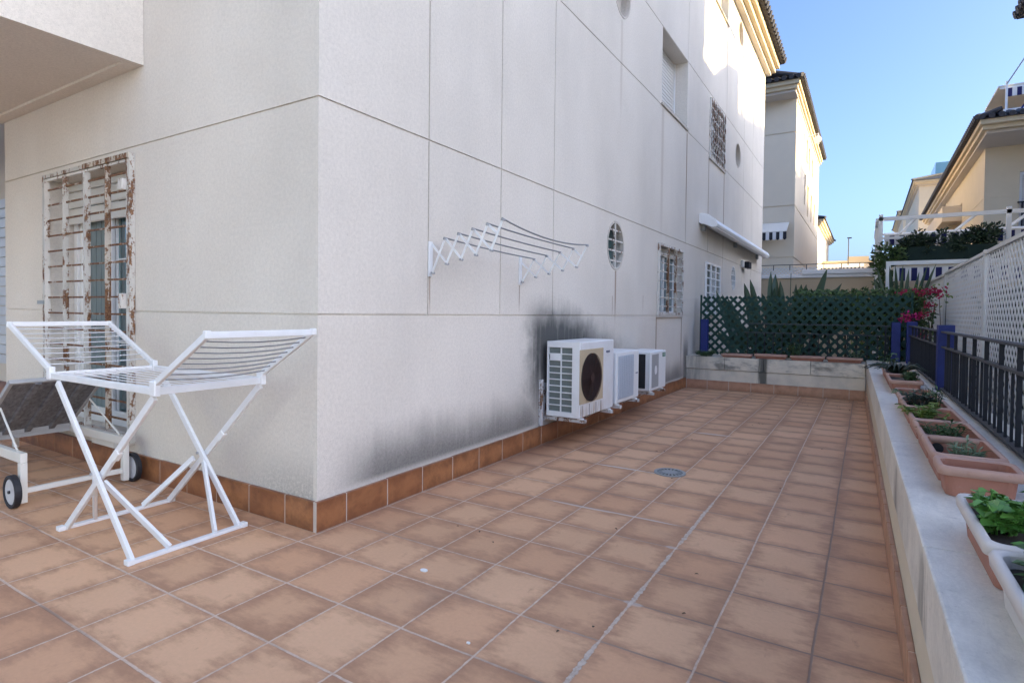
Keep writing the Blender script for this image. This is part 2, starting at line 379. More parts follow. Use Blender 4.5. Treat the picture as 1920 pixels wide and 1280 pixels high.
# ------------------------------------------------------------------ mesh helpers
BASE = {}
class MB:
    def __init__(s): s.v = []; s.f = []
    def add(s, vs, fs):
        o = len(s.v); s.v += [tuple(p) for p in vs]; s.f += [tuple(i + o for i in f) for f in fs]; return s
    def box(s, a, b):
        x0, y0, z0 = [min(p, q) for p, q in zip(a, b)]; x1, y1, z1 = [max(p, q) for p, q in zip(a, b)]
        return s.add([(x0,y0,z0),(x1,y0,z0),(x1,y1,z0),(x0,y1,z0),(x0,y0,z1),(x1,y0,z1),(x1,y1,z1),(x0,y1,z1)],
                     [(3,2,1,0),(4,5,6,7),(0,1,5,4),(1,2,6,5),(2,3,7,6),(3,0,4,7)])
    def hexa(s, p):   # 8 points, bottom 4 ccw then top 4
        return s.add(p, [(3,2,1,0),(4,5,6,7),(0,1,5,4),(1,2,6,5),(2,3,7,6),(3,0,4,7)])
    def bar(s, p, q, w, h, up=(0, 0, 1)):
        p, q, up = Vector(p), Vector(q), Vector(up); d = (q - p).normalized()
        sx = d.cross(up)
        if sx.length < 1e-4: sx = d.cross(Vector((1, 0, 0)))
        sx.normalize(); u = sx.cross(d).normalized()
        a, b = sx * w / 2, u * h / 2
        return s.add([p-a-b, p+a-b, p+a+b, p-a+b, q-a-b, q+a-b, q+a+b, q-a+b],
                     [(0,1,2,3),(7,6,5,4),(0,4,5,1),(1,5,6,2),(2,6,7,3),(3,7,4,0)])
    def tube(s, pts, r, n=8, caps=True):
        pts = [Vector(p) for p in pts]; rr = r if isinstance(r, (list, tuple)) else [r] * len(pts)
        o = len(s.v); ref = None
        for i, p in enumerate(pts):
            d = (pts[min(i + 1, len(pts) - 1)] - pts[max(i - 1, 0)]).normalized()
            if ref is None:
                ref = d.cross(Vector((0, 0, 1)))
                if ref.length < 1e-3: ref = d.cross(Vector((1, 0, 0)))
            ref = (ref - d * ref.dot(d)).normalized(); b = d.cross(ref)
            for k in range(n):
                a = 2 * math.pi * k / n; s.v.append(tuple(p + (ref * math.cos(a) + b * math.sin(a)) * rr[i]))
        for i in range(len(pts) - 1):
            for k in range(n):
                s.f.append((o + i*n + k, o + i*n + (k+1) % n, o + (i+1)*n + (k+1) % n, o + (i+1)*n + k))
        if caps:
            s.f.append(tuple(o + k for k in reversed(range(n)))); s.f.append(tuple(o + (len(pts)-1)*n + k for k in range(n)))
        return s
    def prism(s, poly, axis, a, b):
        """poly: 2d points (ccw) in the plane normal to axis; extruded from a to b"""
        def P(p, t):
            return {'x': (t, p[0], p[1]), 'y': (p[0], t, p[1]), 'z': (p[0], p[1], t)}[axis]
        n = len(poly)
        return s.add([P(p, a) for p in poly] + [P(p, b) for p in poly],
                     [tuple(reversed(range(n))), tuple(range(n, 2*n))] + [(i, (i+1) % n, n + (i+1) % n, n + i) for i in range(n)])
    def disc(s, c, r, axis='x', t=.01, n=32, ry=None):
        ry = ry or r
        i, j = {'x': (1, 2), 'y': (0, 2), 'z': (0, 1)}[axis]
        poly = [(c[i] + r * math.cos(2*math.pi*k/n), c[j] + ry * math.sin(2*math.pi*k/n)) for k in range(n)]
        k0 = {'x': 0, 'y': 1, 'z': 2}[axis]
        return s.prism(poly, axis, c[k0] - t/2, c[k0] + t/2)
    def ring(s, c, r, w, axis='x', t=.01, n=36, ry=None):
        ry = ry or r; o = len(s.v)
        i, j = {'x': (1, 2), 'y': (0, 2), 'z': (0, 1)}[axis]; k0 = {'x': 0, 'y': 1, 'z': 2}[axis]
        for k in range(n):
            a = 2*math.pi*k/n
            for (dr, dt) in ((0, -t/2), (0, t/2), (-w, t/2), (-w, -t/2)):
                p = [0, 0, 0]; p[i] = c[i] + (r+dr)*math.cos(a); p[j] = c[j] + (ry+dr)*math.sin(a); p[k0] = c[k0] + dt
                s.v.append(tuple(p))
        for k in range(n):
            q = (k+1) % n
            for e in range(4):
                s.f.append((o+k*4+e, o+q*4+e, o+q*4+(e+1) % 4, o+k*4+(e+1) % 4))
        return s
    def leaf(s, p, d, nrm, L, W, fold=.25):
        d = d.normalized(); sx = d.cross(nrm)
        if sx.length < 1e-4: sx = d.orthogonal()
        sx.normalize(); u = sx.cross(d)
        pt = lambda f, w_, k: p + d*(L*f) + sx*(W*w_) + u*(W*fold*abs(w_)*2 - L*.16*f*f)
        return s.add([pt(0, 0, 0), pt(.28, .42, 0), pt(.66, .40, 0), pt(1, 0, 0), pt(.66, -.40, 0), pt(.28, -.42, 0), pt(.5, 0, 0)],
                     [(0, 6, 1), (1, 6, 2), (2, 6, 3), (3, 6, 4), (4, 6, 5), (5, 6, 0)])
    def build(s, name, mat, parent=None, smooth=False, bevel=0, segs=2):
        me = bpy.data.meshes.new(name)
        o = bpy.data.objects.new(name, me); COL.objects.link(o)
        base = Vector((0, 0, 0))
        if parent is not None:
            base = BASE[parent.name]; o.parent = parent
        BASE[o.name] = base.copy()
        me.from_pydata([tuple(Vector(p) - base) for p in s.v], [], s.f); me.update()
        if isinstance(mat, str): mat = MT[mat]
        me.materials.append(mat)
        if smooth:
            for p in me.polygons: p.use_smooth = True
        bm = bmesh.new(); bm.from_mesh(me); bmesh.ops.recalc_face_normals(bm, faces=bm.faces); bm.to_mesh(me); bm.free()
        if bevel:
            md = o.modifiers.new('bevel', 'BEVEL'); md.width = bevel; md.segments = segs; md.limit_method = 'ANGLE'; md.angle_limit = R_(40)
        return o
def tag(o, label=None, cat=None, group=None, kind=None):
    if label: o['label'] = label
    if cat: o['category'] = cat
    if group: o['group'] = group
    if kind: o['kind'] = kind
    return o
def thing(name, loc, label, cat, group=None):
    o = bpy.data.objects.new(name, None); COL.objects.link(o); o.location = loc; o.empty_display_size = .1
    BASE[o.name] = Vector(loc); return tag(o, label, cat, group)
def solo(mb, name, mat, label, cat, group=None, **k):
    """a thing that is one mesh: origin moved to its base"""
    xs = [p[0] for p in mb.v]; ys = [p[1] for p in mb.v]; zs = [p[2] for p in mb.v]
    base = Vector(((min(xs)+max(xs))/2, (min(ys)+max(ys))/2, min(zs)))
    mb.v = [tuple(Vector(p) - base) for p in mb.v]
    o = mb.build(name, mat, None, **k); o.location = base; BASE[o.name] = base
    return tag(o, label, cat, group)
def copy_tree(o, parent=None):
    c = o.copy(); COL.objects.link(c); c.parent = parent
    for ch in o.children: copy_tree(ch, c)
    return c
def boolean(o, cutter_mb):
    c = cutter_mb.build('cutter', 'wall')
    md = o.modifiers.new('cut', 'BOOLEAN'); md.operation = 'DIFFERENCE'; md.object = c; md.solver = 'EXACT'; md.use_self = True
    dg = bpy.context.evaluated_depsgraph_get(); dg.update()
    me = bpy.data.meshes.new_from_object(o.evaluated_get(dg)); o.modifiers.clear(); o.data = me
    cm = c.data; bpy.data.objects.remove(c); bpy.data.meshes.remove(cm)
rng = random.Random(7)
def rv(): return Vector((rng.gauss(0, 1), rng.gauss(0, 1), rng.gauss(0, 1))).normalized()

# ------------------------------------------------------------------ ground and terrace
g = MB().add([(-600, -600, -.35), (600, -600, -.35), (600, 600, -.35), (-600, 600, -.35)], [(0, 1, 2, 3)]).build('ground', 'ground'); tag(g, kind='structure')
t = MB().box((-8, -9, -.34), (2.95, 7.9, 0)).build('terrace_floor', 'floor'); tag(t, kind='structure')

# ------------------------------------------------------------------ main building
XL, YE, ZT = -4.33, 15.4, 7.9
B1 = thing('apartment_building', (0, 0, 0), 'cream stucco apartment block with grooved walls and rusty barred windows, the nearest building', 'building')
wb = MB().box((XL, 0, -.34), (0, YE, ZT)).build('wall', 'wall', B1)
cut = MB()
def wcut(y0, y1, z0, z1, d=.2): cut.box((-d, y0, z0), (.1, y1, z1))
DOOR = (-3.36, -1.98, .26, 2.28)
cut.box((DOOR[0], -.1, DOOR[2]), (DOOR[1], .26, DOOR[3]))
W1 = (5.97, 7.2, 1.20, 2.21); W2 = (8.78, 9.95, 1.2, 2.17); W3 = (6.03, 7.38, 4.22, 5.29); W4 = (8.92, 10.25, 4.13, 5.22); W5 = (9.25, 10.38, 7.16, 7.86)
for W in (W1, W2): wcut(*W, d=.16)
wcut(*W3, d=.30); wcut(*W4, d=.14); wcut(*W5, d=.22)
OV = [(4.35, 2.015, .27, .29), (4.45, 5.02, .27, .29), (11.69, 4.80, .30, .28), (11.78, 7.78, .30, .08), (11.4, 2.03, .25, .27)]
OV[3] = (11.78, 7.55, .27, .28)
for (yc, zc, ry, rz) in OV: cut.disc((-.04, yc, zc), ry, 'x', .22, 40, rz)
gw, gd = .006, .010
for z in (1.19, 2.373, 4.19, 5.30, 7.15):
    cut.box((-gd, -.05, z - gw), (.05, YE + .05, z + gw)); cut.box((XL - .05, -.05, z - gw*.9), (.05, gd, z + gw*.9))
for y in (.925, 1.832, 2.754, 12.4, 13.6): cut.box((-gd, y - gw, 1.19), (.05, y + gw, ZT - .02))
for (y, z0, z1) in ((5.93, .15, 1.19), (7.26, .15, 1.19), (7.40, 2.373, 4.19), (8.93, 2.373, 4.13), (10.27, 1.19, 4.13), (7.40, 5.3, 7.15), (10.4, 5.22, 7.15), (11.2, .15, 1.9)):
    cut.box((-gd, y - gw, z0), (.05, y + gw, z1))
boolean(wb, cut)
for p in wb.data.polygons: p.use_smooth = False
# balcony over the door
bal = MB().prism([(-9, 2.92), (-1.82, 2.92), (-1.82, 5.2), (-9, 5.2)], 'y', -2.9, -.003)
bo = bal.build('balcony', 'wall', B1)
c2 = MB(); c2.box((-1.829, -1.06, 2.8), (-1.7, -1.045, 5.3)); c2.box((-1.835, -2.8, 2.95), (-1.7, -2.79, 5.3)); c2.box((-8, -2.86, 2.90), (-1.90, -.10, 2.94))
boolean(bo, c2)
# cornice and roof: stacked plates give mitred mouldings
def cornice(parent, x0, y0, x1, y1, z, ov, mats=('soffit', 'cornice', 'cornice'), tiles='', slope=.32, zh=(.09, .13, .15), rise=1.2, ofy=None):
    """plates around the box x0..x1, y0..y1 from height z; ov = overhang of each plate"""
    zz = z; outs = []
    for i, o in enumerate(ov):
        oy = (ofy[i] if ofy else o)
        MB().box((x0 - o, y0 - oy, zz + (.0 if i == 0 else .0015)), (x1 + o, y1 + o, zz + zh[i])).build('cornice', mats[i], parent, bevel=.012)
        zz += zh[i]
    o = ov[-1] + .10; oy = (ofy[-1] if ofy else ov[-1]) + .10
    a, b, c, d = x0 - o, y0 - oy, x1 + o, y1 + o; ins = rise / slope
    ins = min(ins, (c - a) / 2 - .3, (d - b) / 2 - .3)
    rf = MB(); zb = zz + .004
    rf.hexa([(a, b, zb), (c, b, zb), (c, d, zb), (a, d, zb), (a+ins, b+ins, zb+ins*slope), (c-ins, b+ins, zb+ins*slope), (c-ins, d-ins, zb+ins*slope), (a+ins, d-ins, zb+ins*slope)])
    L = min(1.5, ins)
    def course(p, q, inw, cnt):
        for k in range(cnt):
            f = (k + .5) / cnt; s0 = Vector(p).lerp(Vector(q), f) - Vector(inw) * .06
            s0.z = zb + .045; e0 = s0 + Vector(inw) * L; e0.z = zb + .045 + L * slope
            rf.tube([s0, e0], [.085, .075], 8)
    n = lambda l: max(2, int(l / .24))
    if 'r' in tiles: course((c, b, 0), (c, d, 0), (-1, 0, 0), n(d - b))
    if 'l' in tiles: course((a, b, 0), (a, d, 0), (1, 0, 0), n(d - b))
    if 'f' in tiles: course((a, b, 0), (c, b, 0), (0, 1, 0), n(c - a))
    for (p, q) in (((a, b), (a+ins, b+ins)), ((c, b), (c-ins, b+ins)), ((c, d), (c-ins, d-ins)), ((a, d), (a+ins, d-ins))):
        rf.tube([(p[0], p[1], zb+.07), (q[0], q[1], zb+ins*slope+.07)], .08, 8)
    rf.build('roof', 'roof', parent)
    return zb
cornice(B1, XL - 6, 0, 0, YE, ZT, (.13, .23, .32), tiles='r')
# skirting tiles on both faces
sk = MB(); gr = MB(); y = 0; gr.box((-.002, -.0195, 0.001), (.0195, 7.55, .166)); gr.box((XL, -.0195, .001), (-.003, .002, .166))
def sbox(mb, a, b):
    mb.box(a, b)
ys = [-.022, .195] + [.195 + k / 3. for k in range(1, 23)]
for a, b in zip(ys, ys[1:]):
    if a > 7.5: break
    sbox(sk, (.0005, a + .003, .0015), (.022, min(b, 7.55) - .003, .168 + rng.uniform(-.002, .002)))
xs = [-.000, -.245] + [-.245 - k / 3. for k in range(1, 14)]
for a, b in zip(xs, xs[1:]):
    if a < XL: break
    sbox(sk, (max(b, XL) + .003, -.022, .0015), (a - .003 - (.003 if a == 0 else 0), -.0005, .168 + rng.uniform(-.002, .002)))
gr.build('skirting_joints', 'grout', B1)
sk.build('tiled_skirting', 'skirt', B1, bevel=.003, segs=1)

# ---- windows of the main building
def frame_x(mb, y0, y1, z0, z1, x, wd, th):     # rectangular frame in plane x
    mb.box((x, y0, z0), (x + th, y0 + wd, z1)); mb.box((x, y1 - wd, z0), (x + th, y1, z1))
    mb.box((x, y0 + wd, z0), (x + th, y1 - wd, z0 + wd)); mb.box((x, y0 + wd, z1 - wd), (x + th, y1 - wd, z1)); return mb
def win_side(W, d, mid=True, sill=True, slats=0.0):
    y0, y1, z0, z1 = W
    f = MB(); e = .002; frame_x(f, y0+e, y1-e, z0+e, z1-e, -d+.012, .055, .05)
    if mid: f.box((-d+.013, (y0+y1)/2-.035, z0+.058), (-d+.058, (y0+y1)/2+.035, z1-.058))
    wf = f.build('window', 'white', B1, bevel=.004, segs=1)
    MB().box((-d+.014, y0+.02, z0+.02), (-d+.028, y1-.02, z1-.02)).build('pane', 'glass', wf)
    if sill:
        MB().box((-d+.002, y0-.03, z0-.035), (.03, y1+.03, z0+.001)).build('sill', 'reveal', wf, bevel=.004)
    if slats > 0:
        s_ = MB(); z = z1 - .004
        while z > z1 - slats + .04: s_.box((-d+.066, y0+.012, z-.043), (-d+.082, y1-.012, z-.003)); z -= .045
        s_.build('roller_shutter', 'shutter', wf, bevel=.006, segs=1)
    return wf
wf1 = win_side(W1, .16, slats=.16)
cu = MB()
for k in range(14): cu.box((-.128, 6.62 + k*.028, 1.27), (-.118 + .006*(k % 2), 6.645 + k*.028, 2.06))
cu.build('curtain', 'curtain', wf1)
gr1 = MB(); frame_x(gr1, W1[0]-.02, W1[1]+.02, W1[2]-.0, W1[3]+.02, .004, .035, .03)
for k in range(1, 8): z = W1[2] + k*(W1[3]-W1[2])/8; gr1.tube([(.012, W1[0]+.01, z), (.012, W1[1]-.01, z)], .0085, 6)
gr1.build('grille', 'rustlite', wf1)
gv = MB()
for yy in (6.40, 6.80): gv.box((.003, yy-.02, W1[2]+.03), (.038, yy+.02, W1[3]-.015))
gv.build('grille_upright', 'rustheavy', wf1)
wf2 = win_side(W2, .16, mid=False, sill=False)
gr2 = MB(); frame_x(gr2, W2[0]-.01, W2[1]+.01, W2[2], W2[3]+.01, .003, .04, .03)
for k in (1, 2): yy = W2[0] + k*(W2[1]-W2[0])/3; gr2.box((.004, yy-.03, W2[2]+.04), (.03, yy+.03, W2[3]-.03))
for k in range(1, 7): z = W2[2] + k*(W2[3]-W2[2])/7; gr2.box((.008, W2[0]+.03, z-.011), (.024, W2[1]-.03, z+.011))
gr2.build('grille', 'white', wf2)
# recessed window with its roller shutter down
y0, y1, z0, z1 = W3
s3 = MB(); z = z1 - .004
while z > z0 + .04: s3.box((-.236, y0+.03, z-.052), (-.216, y1-.03, z-.004)); z -= .055
w3 = MB().box((-.24, y0+.002, z0+.002), (-.20, y0+.03, z1-.002)).box((-.24, y1-.03, z0+.002), (-.20, y1-.002, z1-.002)).box((-.24, y0+.03, z0+.003), (-.237, y1-.03, z1-.003)).build('window', 'white', B1)
s3.build('roller_shutter', 'shutter', w3, bevel=.006, segs=1)
MB().box((-.29, y0-.03, z0-.035), (.025, y1+.03, z0+.001)).build('sill', 'reveal', w3, bevel=.004)
# upper window with a lattice grille
w4 = win_side(W4, .14)
y0, y1, z0, z1 = W4
gq = MB(); frame_x(gq, y0, y1, z0, z1, .002, .035, .025)
n = 11
for k in range(n):
    z = z0 + (k + .5)*(z1-z0)/n; gq.box((.004, y0+.02, z-.016), (.020, y1-.02, z+.012))
gq.build('grille', 'rustlite', w4)
gq = MB()
for k in range(8):
    yy = y0 + (k+.5)*(y1-y0)/8
    for j in range(n):
        z = z0 + (j+.5)*(z1-z0)/n; dy = .05 if j % 2 else -.05
        gq.bar((.026, yy-dy, z-.05), (.026, yy+dy, z+.05), .045, .012, (1, 0, 0))
gq.build('scroll_bars', 'rustheavy', w4)
w5 = win_side(W5, .22, slats=.5)
# oval windows
for i, (yc, zc, ry, rz) in enumerate(OV):
    e = .003
    if i == 4: e = .003
    f = MB().ring((-.02, yc, zc), ry-e, .022, 'x', .05, 40, rz-e)
    ow = f.build('oval_window', 'white' if i == 4 else 'reveal', B1)
    MB().disc((-.12, yc, zc), ry-.01, 'x', .01, 40, rz-.01).build('pane', 'glass' if i in (0, 4) else 'reveal', ow)
    if i in (0, 4):
        gg = MB().box((-.022, yc-.014, zc-rz+.02), (-.002, yc+.014, zc+rz-.02))
        for z in (-.18, -.06, .06, .18):
            hw = ry * math.sqrt(1 - (z/rz)**2) - .02
            gg.box((-.020, yc-hw, zc+z-.009), (-.004, yc+hw, zc+z+.009))
        gg.build('grille', 'rustlite' if i == 0 else 'white', ow)

# ---- barred terrace door on the left wall
x0, x1, z0, z1 = DOOR
d = MB(); ya = .20
def fr(mb, a, b, c, dd, w, yy, th):
    mb.box((a, yy, c), (a+w, yy+th, dd)); mb.box((b-w, yy, c), (b, yy+th, dd)); mb.box((a+w, yy, c), (b-w, yy+th, c+w)); mb.box((a+w, yy, dd-w), (b-w, yy+th, dd))
fr(d, x0+.003, x1-.003, z0+.003, z1-.003, .06, ya-.03, .07)
xm = (x0+x1)/2
fr(d, x0+.064, xm+.03, z0+.068, z1-.07, .05, ya-.012, .03)
dw = d.build('terrace_door', 'white', B1, bevel=.004, segs=1)
fr2 = MB(); fr(fr2, xm-.03, x1-.065, z0+.069, z1-.071, .055, ya-.048, .03)
fr2.build('sliding_leaf', 'white', dw, bevel=.004, segs=1)
MB().box((x0+.05, ya+.004, z0+.05), (x1-.05, ya+.012, z1-.05)).build('pane', 'glass', dw)
mun = MB()
for k in range(1, 6): mun.box((xm+.03, ya-.012, z0+.335*k), (x1-.12, ya-.004, z0+.012+.335*k))
for xx in (-2.42, -2.22): mun.box((xx, ya-.014, z0+.1), (xx+.010, ya-.003, z1-.1))
mun.build('glazing_bars', 'white', dw)
cu = MB()
for k in range(12): cu.box((x0+.12+k*.045, ya-.003+.004*(k % 2), z0+.12), (x0+.163+k*.045, ya+.002+.0015*(k % 2), z1-.12))
cu.build('curtain', 'curtain', dw)
s_ = MB(); z = z1 - .012
while z > 1.93: s_.box((x0+.012, ya-.075, z-.066), (x1-.012, ya-.052, z-.004)); z -= .07
s_.build('roller_shutter', 'shutter', dw, bevel=.008, segs=1)
MB().box((x0-.02, -.05, z0-.04), (x1+.02, ya-.04, z0-.001)).build('sill', 'reveal', dw, bevel=.004)
# grille: frame, two leaves
gf = MB(); fr(gf, -3.405, -1.945, .24, 2.32, .030, -.040, .038); gfo = gf.build('grille', 'rustwhite', dw)
tp = MB().box((-2.66, -.047, 2.286), (-1.942, -.0405, 2.323)); tp.build('rusted_top_rail', 'rustheavy', gfo)
for a, b in ((-3.37, -2.655), (-2.645, -1.985)):
    lf = MB(); fr(lf, a, b, .285, 2.285, .020, -.034, .022); lf.build('grille_leaf', 'rustlite', gfo)
hb = MB(); z = .40
while z < 2.22:
    hb.box((-3.349, -.028, z-.007), (-2.676, -.020, z+.007)); hb.box((-2.624, -.028, z-.007), (-2.006, -.020, z+.007)); z += .128
hb.build('grille_bars', 'rustdark', gfo)
for xx, m_ in ((-2.99, 'rustwhite'), (-2.285, 'rustheavy'), (-3.335, 'rustlite'), (-2.61, 'rustwhite')):
    MB().box((xx-.004, -.050, .306), (xx+.004, -.010, 2.264)).build('grille_upright', m_, gfo)
MB().box((-2.05, -.07, 1.21), (-1.995, -.0345, 1.32)).build('lock_box', 'rustlite', gfo, bevel=.005); MB().box((-2.05, -.07, 2.06), (-1.985, -.0345, 2.14)).build('lock_box', 'rustlite', gfo, bevel=.005)
lk = MB().box((-3.46, -.06, 1.24), (-3.34, -.041, 1.27)); lk.build('latch', 'drain', gfo)

# louvred wall of the recess to the left of the building
lv = thing('louvred_wall', (-6.6, .9, 0), 'grey horizontal louvres on the recessed wall at the far left edge', 'wall')
MB().box((-12, .93, -.34), (-4.34, 1.1, 6)).build('wall', 'wallC', lv)
l_ = MB(); z = .45
while z < 2.6: l_.box((-8.8, .90, z), (-4.36, .928, z+.118)); z += .13
l_.build('louvres', 'shutter', lv)
MB().box((-8.9, .905, .0), (-4.36, .929, .2)).build('skirting', 'skirt', lv)

# ------------------------------------------------------------------ hung on the long wall
# extending drying rack
rk = thing('drying_rack', (0, 1.54, 1.45), 'white concertina drying rack with five rails, pulled out from the long wall', 'drying rack')
tips = []
for yy, s in ((.94, 1.0), (2.14, 1.06)):
    MB().box((.0015, yy-.02, 1.452), (.012, yy+.02, 1.69)).build('wall_bracket', 'plastic', rk)
    up = [(.012, 1.675)] + [((.135 + k*.1145)*s, 1.700 + k*.0238 - (0 if yy < 1 else .04)) for k in range(5)]
    if yy > 1: up[0] = (.012, 1.645)
    lo = [(.03, 1.475)] + [((.150 + k*.119)*s, 1.533 + k*.0245 - (0 if yy < 1 else .02)) for k in range(4)]
    arm = MB()
    for k in range(5):
        a, b = lo[k], up[k+1]
        arm.bar((a[0], yy-.007, a[1]), (b[0], yy-.007, b[1]), .004, .015, (-.9, 0, .4))
        if k < 4:
            a, b = up[k], lo[k+1]
            arm.bar((a[0], yy+.007, a[1]), (b[0], yy+.007, b[1]), .004, .015, (.5, 0, .9))
    arm.bar((up[4][0], yy+.007, up[4][1]), (up[4][0]+.07, yy+.007, up[4][1]-.06), .004, .015, (.5, 0, .9))
    arm.build('scissor_arm', 'plastic', rk)
    for p in up[1:] + lo: MB().tube([(p[0], yy-.016, p[1]), (p[0], yy+.016, p[1])], .008, 8).build('pivot', 'loungergrey', rk)
    tips.append(up[1:])
for k in range(5):
    a, b = tips[0][k], tips[1][k]; pts = []
    for i in range(13):
        f = i/12.; sag = (.045 if k == 4 else .008) * 4*f*(1-f)
        pts.append((a[0]+(b[0]-a[0])*f, .925 + 1.23*f, a[1]+(b[1]-a[1])*f + .008 - sag))
    MB().tube(pts, .0055, 7).build('rail', 'darkwire', rk, smooth=True)

# three air-conditioning units on brackets
def brackets(parent, ys, z, xo=.42):
    for yy in ys:
        b = MB().box((.012, yy-.02, z-.035), (xo, yy+.02, z-.005)); b.box((.0015, yy-.02, z-.20 if yy > 3 else z-.05), (.012, yy+.02, z+.30))
        b.bar((.02, yy, z-.17), (.25, yy, z-.03), .03, .006) if yy > 3 else None
        b.build('bracket', 'bracket', parent)
        for xx in (xo-.05, .12): MB().tube([(xx, yy, z-.006), (xx, yy, z+.006)], .03, 12).build('rubber_foot', 'plastic', parent)
ac = thing('air_conditioner', (.2, 2.95, .26), 'largest white outdoor unit with brown round fan guard and barred side, nearest of three', 'air conditioner', 'outdoor units along the long wall')
AX0, AX1, AY0, AY1, AZ0, AZ1 = .055, .385, 2.555, 3.365, .272, .955
MB().box((AX0, AY0+.03, AZ0), (AX1, AY1, AZ1)).build('casing', 'acwhite', ac, bevel=.012, segs=3)
sg = MB(); nz = 10; zb, zt_ = AZ0+.045, AZ1-.055
sg.box((AX0, AY0, AZ0), (AX0+.015, AY0+.031, AZ1)); sg.box((AX1-.075, AY0, AZ0), (AX1-.003, AY0+.031, AZ1-.001))
sg.box((AX0+.015, AY0, AZ0), (AX1-.075, AY0+.031, zb)); sg.box((AX0+.015, AY0, zt_), (AX1-.075, AY0+.031, AZ1-.0015))
xm = (AX0+.025+AX1-.075)/2; sg.box((xm-.0045, AY0+.004, zb), (xm+.0045, AY0+.024, zt_))
for k in range(1, nz):
    z = zb + k*(zt_-zb)/nz; sg.box((AX0+.015, AY0+.003, z-.0042), (AX1-.075, AY0+.025, z+.0042))
sg.box((AX0+.03, AY0+.002, zt_-2*(zt_-zb)/nz+.004), (xm-.004, AY0+.02, zt_-(zt_-zb)/nz-.004))
sg.build('side_grille', 'plastic', ac, bevel=.002, segs=1)
MB().box((AX0+.012, AY0+.0265, AZ0+.03), (AX1-.06, AY0+.0295, AZ1-.03)).build('coil', 'fin', ac)
FY, FZ, FR = 2.80, .625, .222
MB().box((AX1-.002, 2.555, .395), (AX1+.006, 3.085, .885)).build('fan_panel', 'yellowed', ac, bevel=.003)
MB().disc((AX1+.004, FY, FZ), FR, 'x', .008, 48).build('fan_opening', 'dark', ac)
fn = MB()
for r in [FR*k/13. for k in range(1, 14)]: fn.ring((AX1+.018, FY, FZ), r, .0042, 'x', .004, 48)
for k in range(12):
    a = 2*math.pi*k/12; fn.bar((AX1+.015, FY+.04*math.cos(a), FZ+.04*math.sin(a)), (AX1+.013, FY+FR*math.cos(a), FZ+FR*math.sin(a)), .005, .004, (1, 0, 0))
fn.disc((AX1+.017, FY, FZ), .042, 'x', .008, 20)
fn.build('fan_guard', 'fan', ac)
bd = MB()
for k in range(5): bd.box((AX1+.0005, 3.165+.02*k, .832-.004*(k % 2)), (AX1+.002, 3.178+.02*k, .850))
bd.build('badge', 'badge', ac)
brackets(ac, (2.62, 3.27), .262)
MB().box((.004, 2.50, .18), (.03, 2.54, .60)).build('bracket_upright', 'bracket', ac)
ac2 = thing('air_conditioner', (.2, 3.8, .27), 'middle outdoor unit with pale blue-grey square louvred front, between the large and the green-badged unit', 'air conditioner', 'outdoor units along the long wall')
MB().box((.07, 3.44, .285), (.385, 4.13, .815)).build('casing', 'plastic', ac2, bevel=.015, segs=3)
gq = MB(); 
for k in range(24): z = .335 + k*.0180; gq.box((.3855, 3.50, z), (.393, 3.93, z+.010))
for k in range(9): y = 3.50 + k*.0535; gq.box((.3852, y-.003, .330), (.3945, y+.003, .768))
gq.build('front_louvre', 'acgrille', ac2)
MB().box((.3853, 3.495, .325), (.3868, 3.935, .773)).build('louvre_back', 'acgrille', ac2)
MB().box((.3855, 4.02, .555), (.387, 4.09, .566)).build('badge', 'badge', ac2)
brackets(ac2, (3.50, 4.04), .275)
ac3 = thing('air_conditioner', (.2, 4.75, .28), 'farthest outdoor unit with green badge on its front corner and open dark side', 'air conditioner', 'outdoor units along the long wall')
MB().box((.07, 4.50, .297), (.372, 5.10, .765)).build('casing', 'plastic', ac3, bevel=.015, segs=3)
MB().box((.0855, 4.494, .33), (.335, 4.4995, .735)).build('side_opening', 'dark', ac3)
f3 = MB().box((.372, 4.49, .300), (.398, 5.105, .762)); f3.build('front_panel', 'plastic', ac3, bevel=.012, segs=3)
MB().box((.3985, 4.545, .335), (.4005, 4.80, .73)).build('front_louvre', 'loungergrey', ac3)
MB().disc((.4015, 4.69, .54), .045, 'x', .003, 20, .055).build('fan_hub', 'white', ac3)
MB().box((.3985, 4.955, .685), (.4005, 5.075, .735)).build('badge', 'label', ac3)
lw = MB()
for z in (.697, .710, .722): lw.box((.4008, 4.965, z), (.4014, 5.065, z+.004))
lw.build('badge_lines', 'white', ac3)
brackets(ac3, (4.58, 5.0), .287)

# awning cassette
aw = thing('awning_cassette', (0, 11.5, 2.8), 'long white retracted awning cassette fixed high on the long wall beyond the second window', 'awning')
prof = [(.0015, 2.82), (.10, 2.79), (.22, 2.735), (.30, 2.74), (.315, 2.79), (.27, 2.87), (.15, 2.955), (.05, 2.98), (.0015, 2.975)]
MB().prism([(p[0], p[1]) for p in prof], 'y', 8.32, 14.6).build('cassette', 'plastic', aw, bevel=.01)
MB().prism([(p[0]*1.03+.001, (p[1]-2.86)*1.06+2.86) for p in prof], 'y', 8.25, 8.318).build('end_cap', 'white', aw, bevel=.01)
MB().box((.20, 8.33, 2.72), (.29, 14.58, 2.734)).build('front_bar', 'white', aw)
for yy in (8.5, 11.4, 14.4): MB().box((.002, yy-.06, 2.70), (.06, yy+.06, 2.815)).build('fixing', 'loungergrey', aw)
fl = thing('flood_light', (.05, 12.4, 2.38), 'small dark flood light on the wall under the awning cassette', 'lamp')
MB().box((.0015, 12.25, 2.33), (.06, 12.55, 2.5)).build('housing', 'plastic', fl, bevel=.01)
MB().box((.061, 12.40, 2.32), (.16, 12.75, 2.47)).build('lamp_head', 'navy', fl, bevel=.01)

